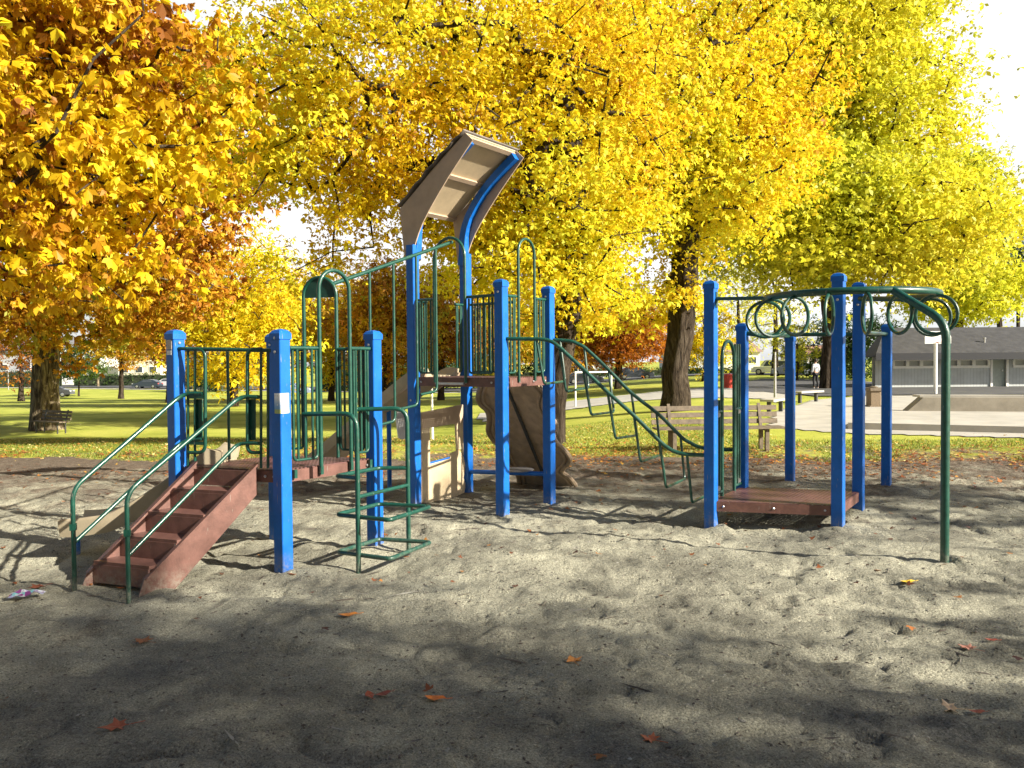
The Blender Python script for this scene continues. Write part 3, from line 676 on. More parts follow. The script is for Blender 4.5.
# leaning rock slab behind the tower
sl = []
left = [(481, 385), (478, 396), (480, 404), (487, 411), (489, 420), (488, 431), (493, 440), (502, 449), (507, 459), (512, 468), (518, 476), (519, 486)]
right = [(538, 385), (545, 394), (543, 404), (547, 414), (556, 424), (553, 434), (556, 442), (566, 452), (570, 461), (562, 471), (570, 478), (576, 486)]
tA = L2('P2', 'P4', .5) + ZZ * (ZH - .03); bA = G(547, 485)
sd = (q4 - q2).normalized(); dn = (bA - tA)
pn = sd.cross(dn).normalized()
if pn.y > 0: pn = -pn
def SL(px, py, off=0.):
    d = ray(px, py); t = (tA + pn * off - CP).dot(pn) / d.dot(pn); return CP + d * t
Ls = smooth_poly(left); Rs = smooth_poly(right)
nr = len(Ls); NC = 14; vs = []; fs = []
for i in range(nr):
    l, r_ = Ls[i], Rs[i]
    for j in range(NC + 1):
        t = j / NC; o_ = .05 * vnoise(np.array([j * .8]), np.array([i * .28]), 21)[0] * math.sin(math.pi * t)
        vs.append(SL(l[0] + (r_[0] - l[0]) * t, l[1] + (r_[1] - l[1]) * t) + pn * o_)
nb = len(vs); vs2 = [v - pn * .04 for v in vs]
for i in range(nr - 1):
    for j in range(NC):
        a = i * (NC + 1) + j; fs.append((a, a + 1, a + NC + 2, a + NC + 1)); fs.append((nb + a, nb + a + NC + 1, nb + a + NC + 2, nb + a + 1))
for i in range(nr - 1):
    a = i * (NC + 1); fs.append((a, a + NC + 1, nb + a + NC + 1, nb + a)); a = i * (NC + 1) + NC; fs.append((a, nb + a, nb + a + NC + 1, a + NC + 1))
g = MB(); g.add(vs, fs); rk = sub(g, 'rock_climbing_slab', 'rock', label='leaning brown moulded slab with wavy edges')
for sidep, nm in ((Ls, 0), (Rs, 1)):
    g = MB(); g.tube([SL(*p_, .01) for p_ in sidep], .032, 8); g.tube([SL(p_[0] + (5 if nm == 0 else -5), p_[1], .015) for p_ in sidep], .02, 8); sub(g, 'moulded_rim', 'rock', rk)
g = MB(); g.tube([SL(508, 390, .02), SL(543, 474, .03), SL(546, 486, .02)], .022, 8); sub(g, 'brace', 'darkmetal', rk)

# slides: a channel swept along a path
def slide(path, w, side_h, name, label, thick=.03, hood=None):
    o = empty(name, Vector((path[0].x, path[0].y, 0)) - WL[root.name]); o.parent = root; WL[o.name] = Vector((path[0].x, path[0].y, 0)); o['label'] = label
    sm = [Vector(p_) for p_ in smooth_poly([tuple(p_) for p_ in path], 5)]
    sec = [(-w / 2 - .035, side_h), (-w / 2 + .01, side_h + .01), (-w / 2 + .035, .05), (-w / 2 + .09, 0), (w / 2 - .09, 0), (w / 2 - .035, .05), (w / 2 - .01, side_h + .01), (w / 2 + .035, side_h),
           (w / 2 + .03, side_h - .05), (w / 2 + .0, -.05), (-w / 2 - .0, -.05), (-w / 2 - .03, side_h - .05)]
    vs = []; fs = []; k = len(sec)
    for i, p_ in enumerate(sm):
        d = sm[min(i + 1, len(sm) - 1)] - sm[max(i - 1, 0)]; d.normalize(); s_ = Vector((d.y, -d.x, 0)).normalized(); n_ = s_.cross(d)
        if n_.z < 0: n_ = -n_
        vs += [p_ + s_ * a + n_ * b for a, b in sec]
    for i in range(len(sm) - 1):
        for j in range(k): fs.append((i * k + j, i * k + (j + 1) % k, (i + 1) * k + (j + 1) % k, (i + 1) * k + j))
    fs.append(tuple(range(k))); fs.append(tuple((len(sm) - 1) * k + j for j in range(k - 1, -1, -1)))
    g = MB(); g.add(vs, fs); sub(g, 'slide_bed', 'slidebeige', o)
    return o, sm
dc = L2('D', 'C', .5)
ex = G(78, 552); exz = ZAT(ex, 529)
s0 = dc + ZZ * (ZL + .0)
e0 = Vector((ex.x, ex.y, 0))
def LP(t, z): q = dc.lerp(e0, t); return Vector((q.x, q.y, z))
sl1, sm1 = slide([LP(0.0, ZL + .01), LP(.08, ZL + .0), LP(.25, ZL * .80), LP(.5, ZL * .52), LP(.70, ZL * .35), LP(.84, .25), LP(.94, .235), LP(1.03, .235)], .46, .10, 'slide', 'short beige slide leaving the low deck towards the left')
for sg in (-1, 1):
    g = MB(); d = (e0 - dc).normalized(); s_ = Vector((d.y, -d.x, 0)); b0 = dc + s_ * sg * .26
    g.prism([b0 + ZZ * ZL, b0 + d * .42 + ZZ * (ZL * .72), b0 + d * .36 + ZZ * (ZL * .80 + .08), b0 + d * .12 + ZZ * (ZL + .14), b0 - d * .02 + ZZ * (ZL + .10)], s_ * .03); sub(g, 'slide_cheek', 'slidebeige', sl1, False)
g = MB(); g.tube([e0 + ZZ * .20, e0 - ZZ * .1], .022); sub(g, 'slide_leg', 'blue', sl1)
# tower slide on the back left side
tc_ = L2('P1', 'P2', .52); bd = AY(296, 361, 11.1 * S); bd = Vector((bd.x, bd.y, 0))
def LT(t, z): q = tc_.lerp(bd, t); return Vector((q.x, q.y, z))
sl2, sm2 = slide([LT(0, ZH + .01), LT(.08, ZH - .01), LT(.28, ZH * .78), LT(.5, ZH * .53), LT(.72, ZH * .28), LT(.88, .2), LT(1.0, .17)], .52, .08, 'slide', 'long tan slide dropping away behind the tower')
for sg in (-1, 1):
    g = MB(); d = (bd - tc_).normalized(); s_ = Vector((d.y, -d.x, 0)); b0 = tc_ + s_ * sg * .29
    g.prism([b0 + ZZ * ZH, b0 + d * .5 + ZZ * (ZH * .84), b0 + d * .42 + ZZ * (ZH * .86 + .02), b0 + d * .10 + ZZ * (ZH + .05), b0 - d * .02 + ZZ * (ZH + .04)], s_ * .03); sub(g, 'slide_cheek', 'tan', sl2, False)
lg = LT(.33, 0); g = MB(); g.tube([lg + ZZ * ZH * .7, lg - ZZ * .1], .03); sub(g, 'slide_leg', 'blue', sl2)
wp = V(401.5, 427, P2D['P1'] + vh * -.45, P2D['P2'] + vh * -.45)
g = MB(); pA_, pB_ = P2D['P1'] - vh * .45, P2D['P2'] - vh * .45
g.prism([V(395, 412, pA_, pB_), V(406.5, 412, pA_, pB_), V(406.5, 438, pA_, pB_), V(403, 439.5, pA_, pB_), V(398.5, 438, pA_, pB_)], vh * .02); sub(g, 'support_plate', 'whiteplas', sl2, False)

# curved stepping climber, tower to the right structure
q3, q4, ra_, rb_ = P2D['P3'], P2D['P4'], P2D['RA'], P2D['RB']
near = [(507, 338.7), (530, 338.9), (544.7, 339.5), (555.6, 344), (569, 356), (583, 368.8), (607.6, 392), (635, 416.6), (659.5, 441), (668, 447.8), (676, 452), (688, 454.4), (706, 455)]
far = [(552, 340), (562, 340.2), (572, 341.4), (578, 344), (585.7, 348.3), (607.6, 368.8), (632, 393.4), (659.5, 415), (681.4, 437), (690, 442.5), (698, 446.5), (712, 449.2), (739, 449.8)]
cc_ = empty('curved_step_climber', Vector((q3.x, q3.y, 0)) - WL[root.name]); cc_.parent = root; WL[cc_.name] = Vector((q3.x, q3.y, 0))
NR = [V(*p_, q3, ra_) for p_ in smooth_poly(near, 3)]; FR = [V(*p_, q4, rb_) for p_ in smooth_poly(far, 3)]
g = MB(); g.tube(NR, .021); sub(g, 'side_rail', 'green', cc_)
g = MB(); g.tube(FR, .021); sub(g, 'side_rail', 'green', cc_)
def near_at(L, px):
    best = min(L, key=lambda p_: abs(proj(p_)[0] - px)); i = L.index(best)
    j = i + 1 if proj(best)[0] < px and i + 1 < len(L) else max(i - 1, 0)
    x0, x1 = proj(L[i])[0], proj(L[j])[0]; t = (px - x0) / (x1 - x0) if abs(x1 - x0) > 1e-6 else 0
    return L[i].lerp(L[j], t)
for (nx, fx, bx, by) in ((536.5, 560, 543, 384), (559.7, 584.5, 565, 391.5), (583, 608.5, 590, 415), (607.6, 631.5, 614.4, 438.5), (634, 656.5, 639.5, 462), (659.5, 680.5, 665, 488), (687, 708, 691, 503)):
    n0 = near_at(NR, nx); f0 = near_at(FR, fx); bt = V(bx, by, q3, ra_); sh = bt - n0
    bf = f0 + Vector((sh.x, sh.y, sh.z))
    ins = (bf - bt) * .04
    g = MB(); g.tube([n0, bt + ins, bf - ins, f0], .0145, 8, fil=.05); sub(g, 'hanging_rung', 'green', cc_)

# right structure: bars, arch, ring track
zbar = ZAT(P2D['RF'], 334); 
for a, b2 in (('RB', 'RC'), ('RE', 'RF')):
    g = MB(); A_, B_ = P2D[a], P2D[b2]; d = (B_ - A_).normalized(); za = ZAT(A_, 333.5 if a == 'RB' else 332); zb2 = ZAT(B_, 336.5 if b2 == 'RC' else 334)
    g.tube([A_ + d * .04 + ZZ * za, B_ - d * .04 + ZZ * zb2], .024); sub(g, 'parallel_bar', 'green')
g = MB(); A_, B_ = P2D['RC'] - uh * .09, P2D['RF'] - uh * .09; g.tube([A_ + ZZ * ZAT(A_, 334.5), B_ + ZZ * ZAT(B_, 334.5)], .026); sub(g, 'cross_bar', 'green')
g = MB(); A_, B_ = P2D['RB'], P2D['RC'] - uh * .11; g.tube([A_ + vh * .05 + ZZ * ZAT(A_, 333.5), A_ + vh * .16 + ZZ * ZAT(A_, 335), B_ + ZZ * ZAT(B_, 334.5)], .026, fil=.04); sub(g, 'cross_bar', 'green')
arch(ra_, rb_, .33, .72, ZAT(ra_.lerp(rb_, .5), 341), zr - .02, r=.02)
g = MB()
for t in (.76, .83, .90): 
    q = ra_.lerp(rb_, t); g.tube([q + ZZ * (zr + .05), q + ZZ * ZAT(q, 344)], .016, 8)
for t in (.10, .18, .26):
    q = ra_.lerp(rb_, t); g.tube([q + ZZ * (zr + .05), q + ZZ * ZAT(q, 400)], .014, 8)
g.tube([ra_.lerp(rb_, .72) + ZZ * 1.15, ra_.lerp(rb_, .97) + ZZ * 1.15], .016); g.tube([ra_ + ZZ * 1.15, ra_.lerp(rb_, .33) + ZZ * 1.15], .016)
g.tube([ra_.lerp(rb_, .72) + ZZ * (zr + .05), ra_.lerp(rb_, .97) + ZZ * (zr + .05)], .016); g.tube([ra_ + ZZ * (zr + .05), ra_.lerp(rb_, .33) + ZZ * (zr + .05)], .016)
sub(g, 'side_barrier', 'green')
for t, z in ((.2, 1.12), (.85, 1.12), (.2, zr + .1), (.85, zr + .1)):
    g = MB(); q = ra_.lerp(rb_, t); g.lathe([(.028, -.03), (.028, .03)], q + ZZ * z, 8, Matrix.Rotation(math.pi / 2, 3, 'X')); sub(g, 'clamp', 'steel')
# ring track
zk = 2.087 * S; rr_ = .69 * S; ck = Vector((2.945 * S, 7.25 * S, 0))
tr = empty('ring_track', ck - WL[root.name]); tr.parent = root; WL[tr.name] = ck.copy()
def CK(th, r=rr_): return ck + Vector((math.cos(R(th)) * r * 1.02, math.sin(R(th)) * r, zk))
pts = [CK(t) for t in range(167, 390, 6)]
rd = P2D['RD']; re_ = P2D['RE']
g = MB(); g.tube(pts, .033, 12); g.tube([pts[0] + Vector((.0, -.01, 0)), CK(168)], .03, 12)
g.tube([pts[-1], re_ + vh * .02 + ZZ * ZAT(re_, 299) - uh * .06], .028, 12); sub(g, 'overhead_track', 'green', tr)
g = MB(); g.tube([ra_ + vh * .05 + ZZ * ZAT(ra_, 299), CK(172)], .019, 10)
g.tube([ra_.lerp(ra_, 0) + vh * .056 + ZZ * (ZAT(ra_, 299) - .09), ra_ + vh * .056 + ZZ * (ZAT(ra_, 299) + .07)], .02, 8); sub(g, 'track_bar', 'green', tr)
lg0 = G(944.5, 564); j0 = CK(275); j1 = lg0 + ZZ * ZAT(lg0, 325)
g = MB(); g.tube([j0, lg0 + ZZ * ZAT(lg0, 322), lg0 - ZZ * .1], .034, 12, fil=.14); sub(g, 'track_leg', 'green', tr)
# ground the leg firmly
for i, th in enumerate((166, 188, 212, 236, 259, 280, 318, 357)):
    c = CK(th) - ZZ * .185 * S; rad = Vector((math.cos(R(th)), math.sin(R(th)), 0)); tilt = .04 * math.sin(i * 2.3)
    rad = Quaternion(ZZ, tilt) @ rad
    pts = [c + rad * (.158 * S) * math.cos(2 * math.pi * k / 24) + ZZ * (.158 * S) * math.sin(2 * math.pi * k / 24) for k in range(24)]
    g = MB(); g.tube(pts, .0145 * S, 8, closed=True); sub(g, 'hand_ring', 'green', tr)

# ------------------------------------------------------------------ ground sheets (after the mounds are known)
ys = [0.6]
while ys[-1] < 17.5: ys.append(ys[-1] + max(.020, .0065 * ys[-1] ** 1.15))
ys = np.array(ys); xs = np.concatenate([np.arange(-19, -8, .12), np.arange(-8, 8, .028), np.arange(8, 17, .12)])
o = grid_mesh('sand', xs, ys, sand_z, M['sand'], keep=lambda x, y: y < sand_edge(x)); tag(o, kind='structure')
fx = np.concatenate([np.linspace(-420, -60, 60), np.linspace(-56, 60, 233), np.linspace(66, 420, 60)])
fy = np.concatenate([np.linspace(-60, 12, 36), np.linspace(12.5, 60, 160), np.linspace(61, 130, 80), np.linspace(135, 900, 50)])
def lawn_z(x, y):
    near = .03 * vnoise(x * .4, y * .4, 31) + .015 * vnoise(x * 1.3, y * 1.3, 32)
    edge = ss(y, 12.0, 16); near = near * (1 - ss(x, 3.5, 5.5) * ss(y, 16.5, 18))
    return terrain(x, y) + near * edge - .10 * (1 - edge) + .0
o = grid_mesh('lawn', fx, fy, lawn_z, M['lawn']); tag(o, kind='structure')
LAWN = lambda x, y: float(lawn_z(np.array([x], float), np.array([y], float))[0])

def sheet(name, poly, mat_, lift=.03, step=1.0, thick=None):
    """flat paving following the ground, cut to a polygon given in plan"""
    px = [p[0] for p in poly]; py = [p[1] for p in poly]
    step = max(step, .25)
    X = np.arange(min(px), max(px) + step, step); Y = np.arange(min(py), max(py) + step, step)
    def inside(x, y):
        c = np.zeros(x.shape, bool); n = len(poly)
        for i in range(n):
            x0, y0 = poly[i]; x1, y1 = poly[(i + 1) % n]
            cond = ((y0 > y) != (y1 > y)); xx = (x1 - x0) * (y - y0) / ((y1 - y0) if y1 != y0 else 1e-9) + x0; c ^= cond & (x < xx)
        return c
    return tag(grid_mesh(name, X, Y, lambda x, y: terrain(x, y) + lift, mat_, keep=inside), kind='structure')
def pxs(lst): return [tuple(GT(*q)[:2]) for q in lst]
sheet('path', pxs([(480, 423), (562, 411), (640, 401), (720, 398), (790, 400), (790, 391), (760, 389), (700, 388), (640, 394), (562, 402.5), (480, 414)]), M['concrete'], .03, .3)
sheet('plaza', pxs([(772, 413), (770, 428), (850, 434), (960, 437), (1100, 441), (1250, 445), (1250, 397), (1024, 395.5), (870, 396), (815, 400)]), M['concrete'], .02, .2)
sheet('parking_asphalt', pxs([(742, 391), (815, 397), (870, 396), (1024, 395.3), (1300, 395), (1300, 384), (900, 384), (840, 380), (760, 379), (735, 385)]), M['asphalt'], .05, .6)
sheet('road', [(-260, 236), (10, 100), (60, 92), (160, 92), (160, 103), (62, 103), (14, 111), (-254, 247)], M['asphalt'], .12, 1.0)
sheet('pavement', [(-262, 232), (8, 96.5), (20, 94.5), (20, 96.2), (9, 98.3), (-261, 234)], M['concrete'], .06, .7)

# ------------------------------------------------------------------ leaves and trees
def leaves(centres, csz, per, size, K, seed, tones, droop=.35, flat=.55, aspect=.42, tvar=.16):
    rs = np.random.RandomState(seed); n = len(centres) * per
    c = np.repeat(centres, per, 0); cs = np.repeat(csz, per)
    p = c + rs.normal(size=(n, 3)) * np.stack([cs, cs, cs * flat], 1)
    th = rs.uniform(0, 2 * math.pi, n); el = rs.normal(-.35, .45, n)
    d = np.stack([np.cos(th) * np.cos(el), np.sin(th) * np.cos(el), np.sin(el)], 1)
    upv = rs.normal(size=(n, 3)) * .55 + np.array([0, 0, 1.0]); s = np.cross(d, upv); s /= np.linalg.norm(s, axis=1)[:, None] + 1e-9
    nn = np.cross(s, d)
    sz = size * rs.uniform(.4, 1.35, n)
    ang = np.array([0.]) if K == 1 else np.linspace(-1.35, 1.35, K)
    V_ = []; T_ = []
    tn = np.repeat(tones, per) + rs.normal(0, tvar, n)
    for a in ang:
        a2 = a + rs.normal(0, .12, n); l = sz * (1 - .28 * abs(a) / 1.5)
        dd = d * np.cos(a2)[:, None] + s * np.sin(a2)[:, None] - nn * droop * rs.uniform(.3, 1.3, n)[:, None]
        dd /= np.linalg.norm(dd, axis=1)[:, None]
        ww = np.cross(dd, nn); ww /= np.linalg.norm(ww, axis=1)[:, None] + 1e-9
        w = (l * aspect * .5)[:, None]; mid = p + dd * (l * .58)[:, None]
        V_.append(np.stack([p, mid + ww * w + nn * w * .35, p + dd * l[:, None] - nn * (l * .12)[:, None], mid - ww * w + nn * w * .35], 1)); T_.append(tn)
    V_ = np.concatenate(V_, 0); T_ = np.concatenate(T_, 0)
    q = np.arange(len(V_) * 4).reshape(-1, 4)
    return V_.reshape(-1, 3), q, T_
def crown_points(blobs, rs):
    out = []; bid = []
    for i, (c, r, n) in enumerate(blobs):
        d = rs.normal(size=(n, 3)); d /= np.linalg.norm(d, axis=1)[:, None]
        rad = rs.uniform(0, 1, n) ** (1 / 2.4); k = 1 + .18 * np.sin(d[:, 0] * 5 + i) * np.cos(d[:, 2] * 6 + d[:, 1] * 4)
        out.append(np.array(c)[None] + d * rad[:, None] * k[:, None] * np.array(r)[None]); bid += [i] * n
    return np.concatenate(out, 0), np.array(bid)
def build_tree(name, label, base, trunk, r0, blobs, per, size, K, lmat, bmat='bark', csz=.6, seed=1, tonef=None, twig=.012, group=None, zmin=None, droop=.35, seg=.9, aspect=.42, flat=.55, cat='tree', gamma=.5, cull=None):
    rs = np.random.RandomState(seed); root_ = empty(name, base); tag(root_, label, cat, group)
    base = np.array(base)
    pts, bid = crown_points(blobs, rs)
    if zmin is not None: pts = pts[pts[:, 2] > zmin + 0 * pts[:, 0]]
    if cull is not None: pts = pts[~cull(pts)]
    # skeleton
    pos = []; par = []; fixr = []
    tr_ = [np.array(t, float) for t in trunk]; N = len(tr_)
    for i, t in enumerate(tr_):
        if i == 0: pos.append(base + t); par.append(-1); fixr.append(r0 * 1.0); continue
        prev = tr_[i - 1]; k = max(1, int(np.linalg.norm(t - prev) / .6))
        for j in range(1, k + 1):
            f = (i - 1 + j / k) / (N - 1); pos.append(base + prev + (t - prev) * j / k + rs.normal(0, r0 * .05, 3)); par.append(len(pos) - 2); fixr.append(r0 * (1 - .62 * f))
    ntr = len(pos); arr = np.zeros((20000, 3)); arr[:ntr] = pos; cnt = ntr
    start = int(ntr * .45)
    order = np.argsort(np.linalg.norm(pts - pos[-1], axis=1))
    leaf_nodes = []
    for oi in order:
        q = pts[oi]; d = np.linalg.norm(arr[start:cnt] - q, axis=1) + .35 * np.clip(arr[start:cnt, 2] - q[2], 0, None)
        j = int(np.argmin(d)) + start; L = np.linalg.norm(arr[j] - q); k = max(1, int(L / seg)); prev = j; p0 = arr[j].copy()
        if cnt + k >= 19990: break
        for s_ in range(1, k + 1):
            t = s_ / k; w = p0 + (q - p0) * t + rs.normal(0, .07 * seg, 3) + np.array([0, 0, .12 * L * math.sin(math.pi * t) * .4]); arr[cnt] = w; par.append(prev); prev = cnt; cnt += 1
        leaf_nodes.append(prev)
    w = np.zeros(cnt)
    for l in leaf_nodes: w[l] += 1
    for i in range(cnt - 1, 0, -1):
        if par[i] >= 0: w[par[i]] += w[i]
    rad = twig * np.maximum(w, 1) ** gamma
    for i in range(ntr): rad[i] = max(fixr[i], min(rad[i], r0))
    rad = np.minimum(rad, r0)
    ns = 7; ii = np.arange(1, cnt); pa = np.array(par)[1:]; A = arr[pa]; B = arr[ii]; ra = np.minimum(rad[pa], np.where(ii < ntr, 9, rad[ii] * 1.25)); rb = rad[ii]
    dd = B - A; ln = np.linalg.norm(dd, axis=1)[:, None] + 1e-9; dd /= ln
    ref = np.where(np.abs(dd[:, 2:3]) > .8, np.array([[1., 0, 0]]), np.array([[0, 0, 1.]])); u = np.cross(dd, ref); u /= np.linalg.norm(u, axis=1)[:, None]; v = np.cross(dd, u)
    # trunk with more sides and fluting is made apart
    sel = ii >= ntr; A, B, u, v, ra, rb, dd = A[sel], B[sel], u[sel], v[sel], ra[sel], rb[sel], dd[sel]
    an = 2 * math.pi * np.arange(ns) / ns; ca, sa = np.cos(an), np.sin(an)
    ringA = A[:, None] - dd[:, None] * (ra * .4)[:, None, None] + (u[:, None] * ca[None, :, None] + v[:, None] * sa[None, :, None]) * ra[:, None, None]
    ringB = B[:, None] + (u[:, None] * ca[None, :, None] + v[:, None] * sa[None, :, None]) * rb[:, None, None]
    VV = np.concatenate([ringA, ringB], 1).reshape(-1, 3); m_ = len(A); k = np.arange(ns); q = np.stack([k, (k + 1) % ns, ns + (k + 1) % ns, ns + k], 1)
    Q = (q[None] + (2 * ns * np.arange(m_))[:, None, None]).reshape(-1, 4)
    # trunk
    NS = 28; TV = []; 
    flare = lambda z: 1 + .30 * math.exp(-max(z, 0) / (r0 * 1.3))
    ph = rs.uniform(0, 6, 3)
    for i in range(ntr):
        z = arr[i][2] - base[2]; rr = rad[i] * flare(z)
        a = 2 * math.pi * np.arange(NS) / NS
        f = 1 + .09 * np.sin(a * 5 + ph[0] + z * .3) + .05 * np.sin(a * 9 + ph[1] - z * .5) + .06 * np.exp(-max(z, 0)) * np.sin(a * 4 + ph[2]) * 2 + rs.normal(0, .012, NS)
        TV.append(np.stack([arr[i][0] + np.cos(a) * rr * f, arr[i][1] + np.sin(a) * rr * f, np.full(NS, arr[i][2] - (.15 if i == 0 else 0))], 1))
    TV = np.concatenate(TV, 0); k = np.arange(NS); q = np.stack([k, (k + 1) % NS, NS + (k + 1) % NS, NS + k], 1); TQ = (q[None] + (NS * np.arange(ntr - 1))[:, None, None]).reshape(-1, 4)
    allv = np.concatenate([TV, VV], 0); allq = np.concatenate([TQ, Q + len(TV)], 0)
    np_mesh('trunk', allv - base, allq, M[bmat], root_, smooth=True)
    cl = arr[np.array(leaf_nodes)]
    tn = tonef(cl, rs) if tonef else rs.uniform(.3, .8, len(cl))
    cz = csz * rs.uniform(.6, 1.3, len(cl))
    lv, lq, lt_ = leaves(cl, cz, per, size, K, seed + 5, tn, droop, flat, aspect)
    np_mesh('crown', lv - base, lq, M[lmat], root_, tone=lt_)
    return root_
def tn_noise(mean, amp, sc, sd, grad=None):
    def f(c, rs):
        v = vnoise(c[:, 0] * sc + c[:, 1] * .3 * sc, c[:, 2] * sc + 7, sd) * 2
        t = mean + amp * v + rs.normal(0, .08, len(c))
        if grad is not None: t = t + grad(c)
        return t
    return f
def at(px, py, Y): q = AY(px, py, Y); return (q.x, q.y, q.z)

# T1 chestnut at the left with the bench
def gap_cull(p):
    pr = np.array([proj(Vector(q)) for q in p]); x, y = pr[:, 0], pr[:, 1]
    g1 = ((x - 285) / 48) ** 2 + ((y - 228) / 42) ** 2 < 1
    g2 = ((x - 640) / 28) ** 2 + ((y - 264) / 28) ** 2 < 1
    g3 = ((x - 395) / 48) ** 2 + ((y - 258) / 34) ** 2 < 1
    g4 = ((x - 195) / 26) ** 2 + ((y - 12) / 26) ** 2 < 1
    g5 = ((x - 735) / 26) ** 2 + ((y - 262) / 30) ** 2 < 1
    return g1 | g2 | g4 | g5 | (g3 & (RS.uniform(0, 1, len(p)) < .75))
t1 = GT(46, 430); Y1 = t1.y
c1_ = at(60, 175, Y1)
build_tree('chestnut_tree', 'large chestnut tree with orange leaves and a fluted pale trunk behind the left bench', tuple(t1),
    [(0, 0, 0), (.02, 0, 1.6), (.1, 0, 2.9), (.4, -.2, 4.5), (.3, -.5, 7)], .50,
    [(at(10, 190, Y1 - 1), (8.0, 6, 5.8), 330), (at(180, 150, Y1 - 4), (4.3, 4, 5.2), 135), (at(80, 300, Y1 - 4), (5.5, 4, 1.6), 110), (at(-30, 60, Y1 - 9), (4.5, 4.5, 4), 130), (at(120, 60, Y1 - 8), (3.6, 4, 3), 90)],
    46, .21, 5, 'leaf_orange', 'bark_pale', csz=.50, seed=3, droop=.7, aspect=.5, tonef=tn_noise(.50, .30, .35, 3), zmin=t1.z + 2.6, twig=.016, cull=gap_cull)
# near branches of that tree group, hanging into the top left corner
t1b = (-12.2, 13.0, 0)
build_tree('chestnut_tree', 'nearest chestnut whose big golden leaves hang into the upper left corner', (-12.5, 12.5, 0.0),
    [(0, 0, 0), (.2, 0, 2.5), (.6, 0, 4.5), (1.2, .2, 6.5)], .38,
    [(at(40, 60, 13), (3.6, 3.0, 2.3), 120), (at(20, 190, 13), (2.6, 2.5, 1.4), 70), (at(120, 90, 14.), (2.3, 2, 1.8), 60), (at(60, 255, 13.5), (1.7, 1.8, .7), 26), (at(-120, 60, 13), (3.5, 3, 3), 60)],
    26, .18, 5, 'leaf_gold', 'bark', csz=.36, seed=8, droop=.9, aspect=.5, tonef=tn_noise(.42, .34, .6, 5), twig=.011)
# T2 big golden tree behind the tower
t2 = GT(551, 443)
Y2 = t2.y
build_tree('golden_tree', 'huge golden chestnut tree rising directly behind the roofed tower', tuple(t2),
    [(0, 0, 0), (.15, 0, 1.5), (.5, 0, 3.2), (.6, .1, 5.5), (.2, .2, 8.0)], .24,
    [(at(440, 80, Y2), (5.2, 4.0, 4.0), 420), (at(300, 110, Y2 - 1), (2.6, 3, 2.9), 120), (at(330, 215, Y2), (1.9, 2.2, 1.3), 46), (at(560, 130, Y2 + .5), (3.3, 3.5, 4.3), 260), (at(560, 270, Y2 + .2), (2.0, 2.3, 1.4), 90), (at(465, 235, Y2 + 1), (2.2, 2, 1.6), 80)],
    60, .115, 3, 'leaf_gold', 'bark', csz=.36, seed=5, aspect=.62, droop=.5, tonef=tn_noise(.63, .30, .5, 9), twig=.0105, cull=gap_cull)
# T3 tall golden tree in the centre right
t3 = GT(674, 411)
build_tree('golden_tree', 'tall golden tree with a thick dark trunk standing beyond the wooden bench', tuple(t3),
    [(0, 0, 0), (.1, 0, 2.0), (.35, 0, 4.0), (.5, 0, 6.5), (0, 0, 10)], .44,
    [(at(665, 82, t3.y), (5.6, 5.5, 4.9), 430), (at(600, 190, t3.y), (3.5, 4, 3.5), 160), (at(725, 180, t3.y - 1), (2.6, 4, 3.2), 150), (at(640, 290, t3.y + 1), (2.6, 3, 1.3), 60)],
    62, .17, 3, 'leaf_gold', 'bark', csz=.54, seed=15, aspect=.62, droop=.5, tonef=tn_noise(.66, .28, .35, 19), twig=.024, cull=gap_cull)
# T4 lime tree to the right
t4 = GT(829, 389)
build_tree('lime_tree', 'broad yellow green tree whose trunk stands by the car park', tuple(t4),
    [(0, 0, 0), (.1, 0, 4.0), (-.3, 0, 8.0), (0, 0, 14)], .44,
    [(at(825, 85, t4.y), (7.2, 6, 6.2), 400), (at(790, 215, t4.y - 2), (6, 5, 4.5), 220), (at(885, 225, t4.y - 2), (6.0, 5, 4.0), 190), (at(850, 20, t4.y), (5, 5, 4.5), 110)],
    72, .30, 3, 'leaf_lime', 'bark', csz=.95, seed=25, aspect=.6, tonef=tn_noise(.68, .32, .16, 29), twig=.03, seg=1.4)
t5 = GT(962, 386.2)
build_tree('lime_tree', 'bright yellow tree with two dark stems behind the grey clubhouse', (t5.x + 8, t5.y + 16, t5.z),
    [(0, 0, 0), (.1, 0, 5.0), (.3, 0, 9.0), (0, 0, 12)], .55,
    [(at(935, 215, t5.y + 16), (6.3, 5, 6), 300), (at(970, 290, t5.y + 14), (5.5, 4, 2.6), 110)],
    66, .32, 3, 'leaf_lime', 'bark', csz=1.0, seed=35, aspect=.6, tonef=tn_noise(.68, .25, .16, 39), twig=.03, seg=1.4)
# background trees
def far_tree(px, py, Y, rx, rz, lmat, label, seed, n=120, per=34, tone=.5, ybase=None, size=.36, r0=.25, bmat='bark', cat='tree', zm=None):
    q = AY(px, py, Y); gz = float(terrain(q.x, Y)); 
    build_tree('maple_tree' if lmat != 'leaf_green' else 'evergreen_tree', label, (q.x, q.y, gz), [(0, 0, 0), (.1, 0, max(1.2, (q.z - gz) * .55)), (0, 0, q.z - gz)], r0,
               [((q.x, q.y, q.z), (rx, rx * .8, rz), n)], per, size, 1 if size > .5 else 3, lmat, bmat, csz=rx * .17, seed=seed, tonef=tn_noise(tone, .3, .25, seed), twig=.02, seg=1.3, zmin=zm)
far_tree(232, 312, 52, 4.9, 5.2, 'leaf_gold', 'round golden tree across the field seen over the stair rails', 41, 190, 44, .5)
far_tree(168, 318, 66, 4.0, 3.9, 'leaf_orange', 'orange tree across the field just left of the stairs', 42, 170, 40, .62)
far_tree(330, 325, 68, 4.0, 4.6, 'leaf_gold', 'yellow tree across the field behind the double arch', 43, 150, 40, .62)
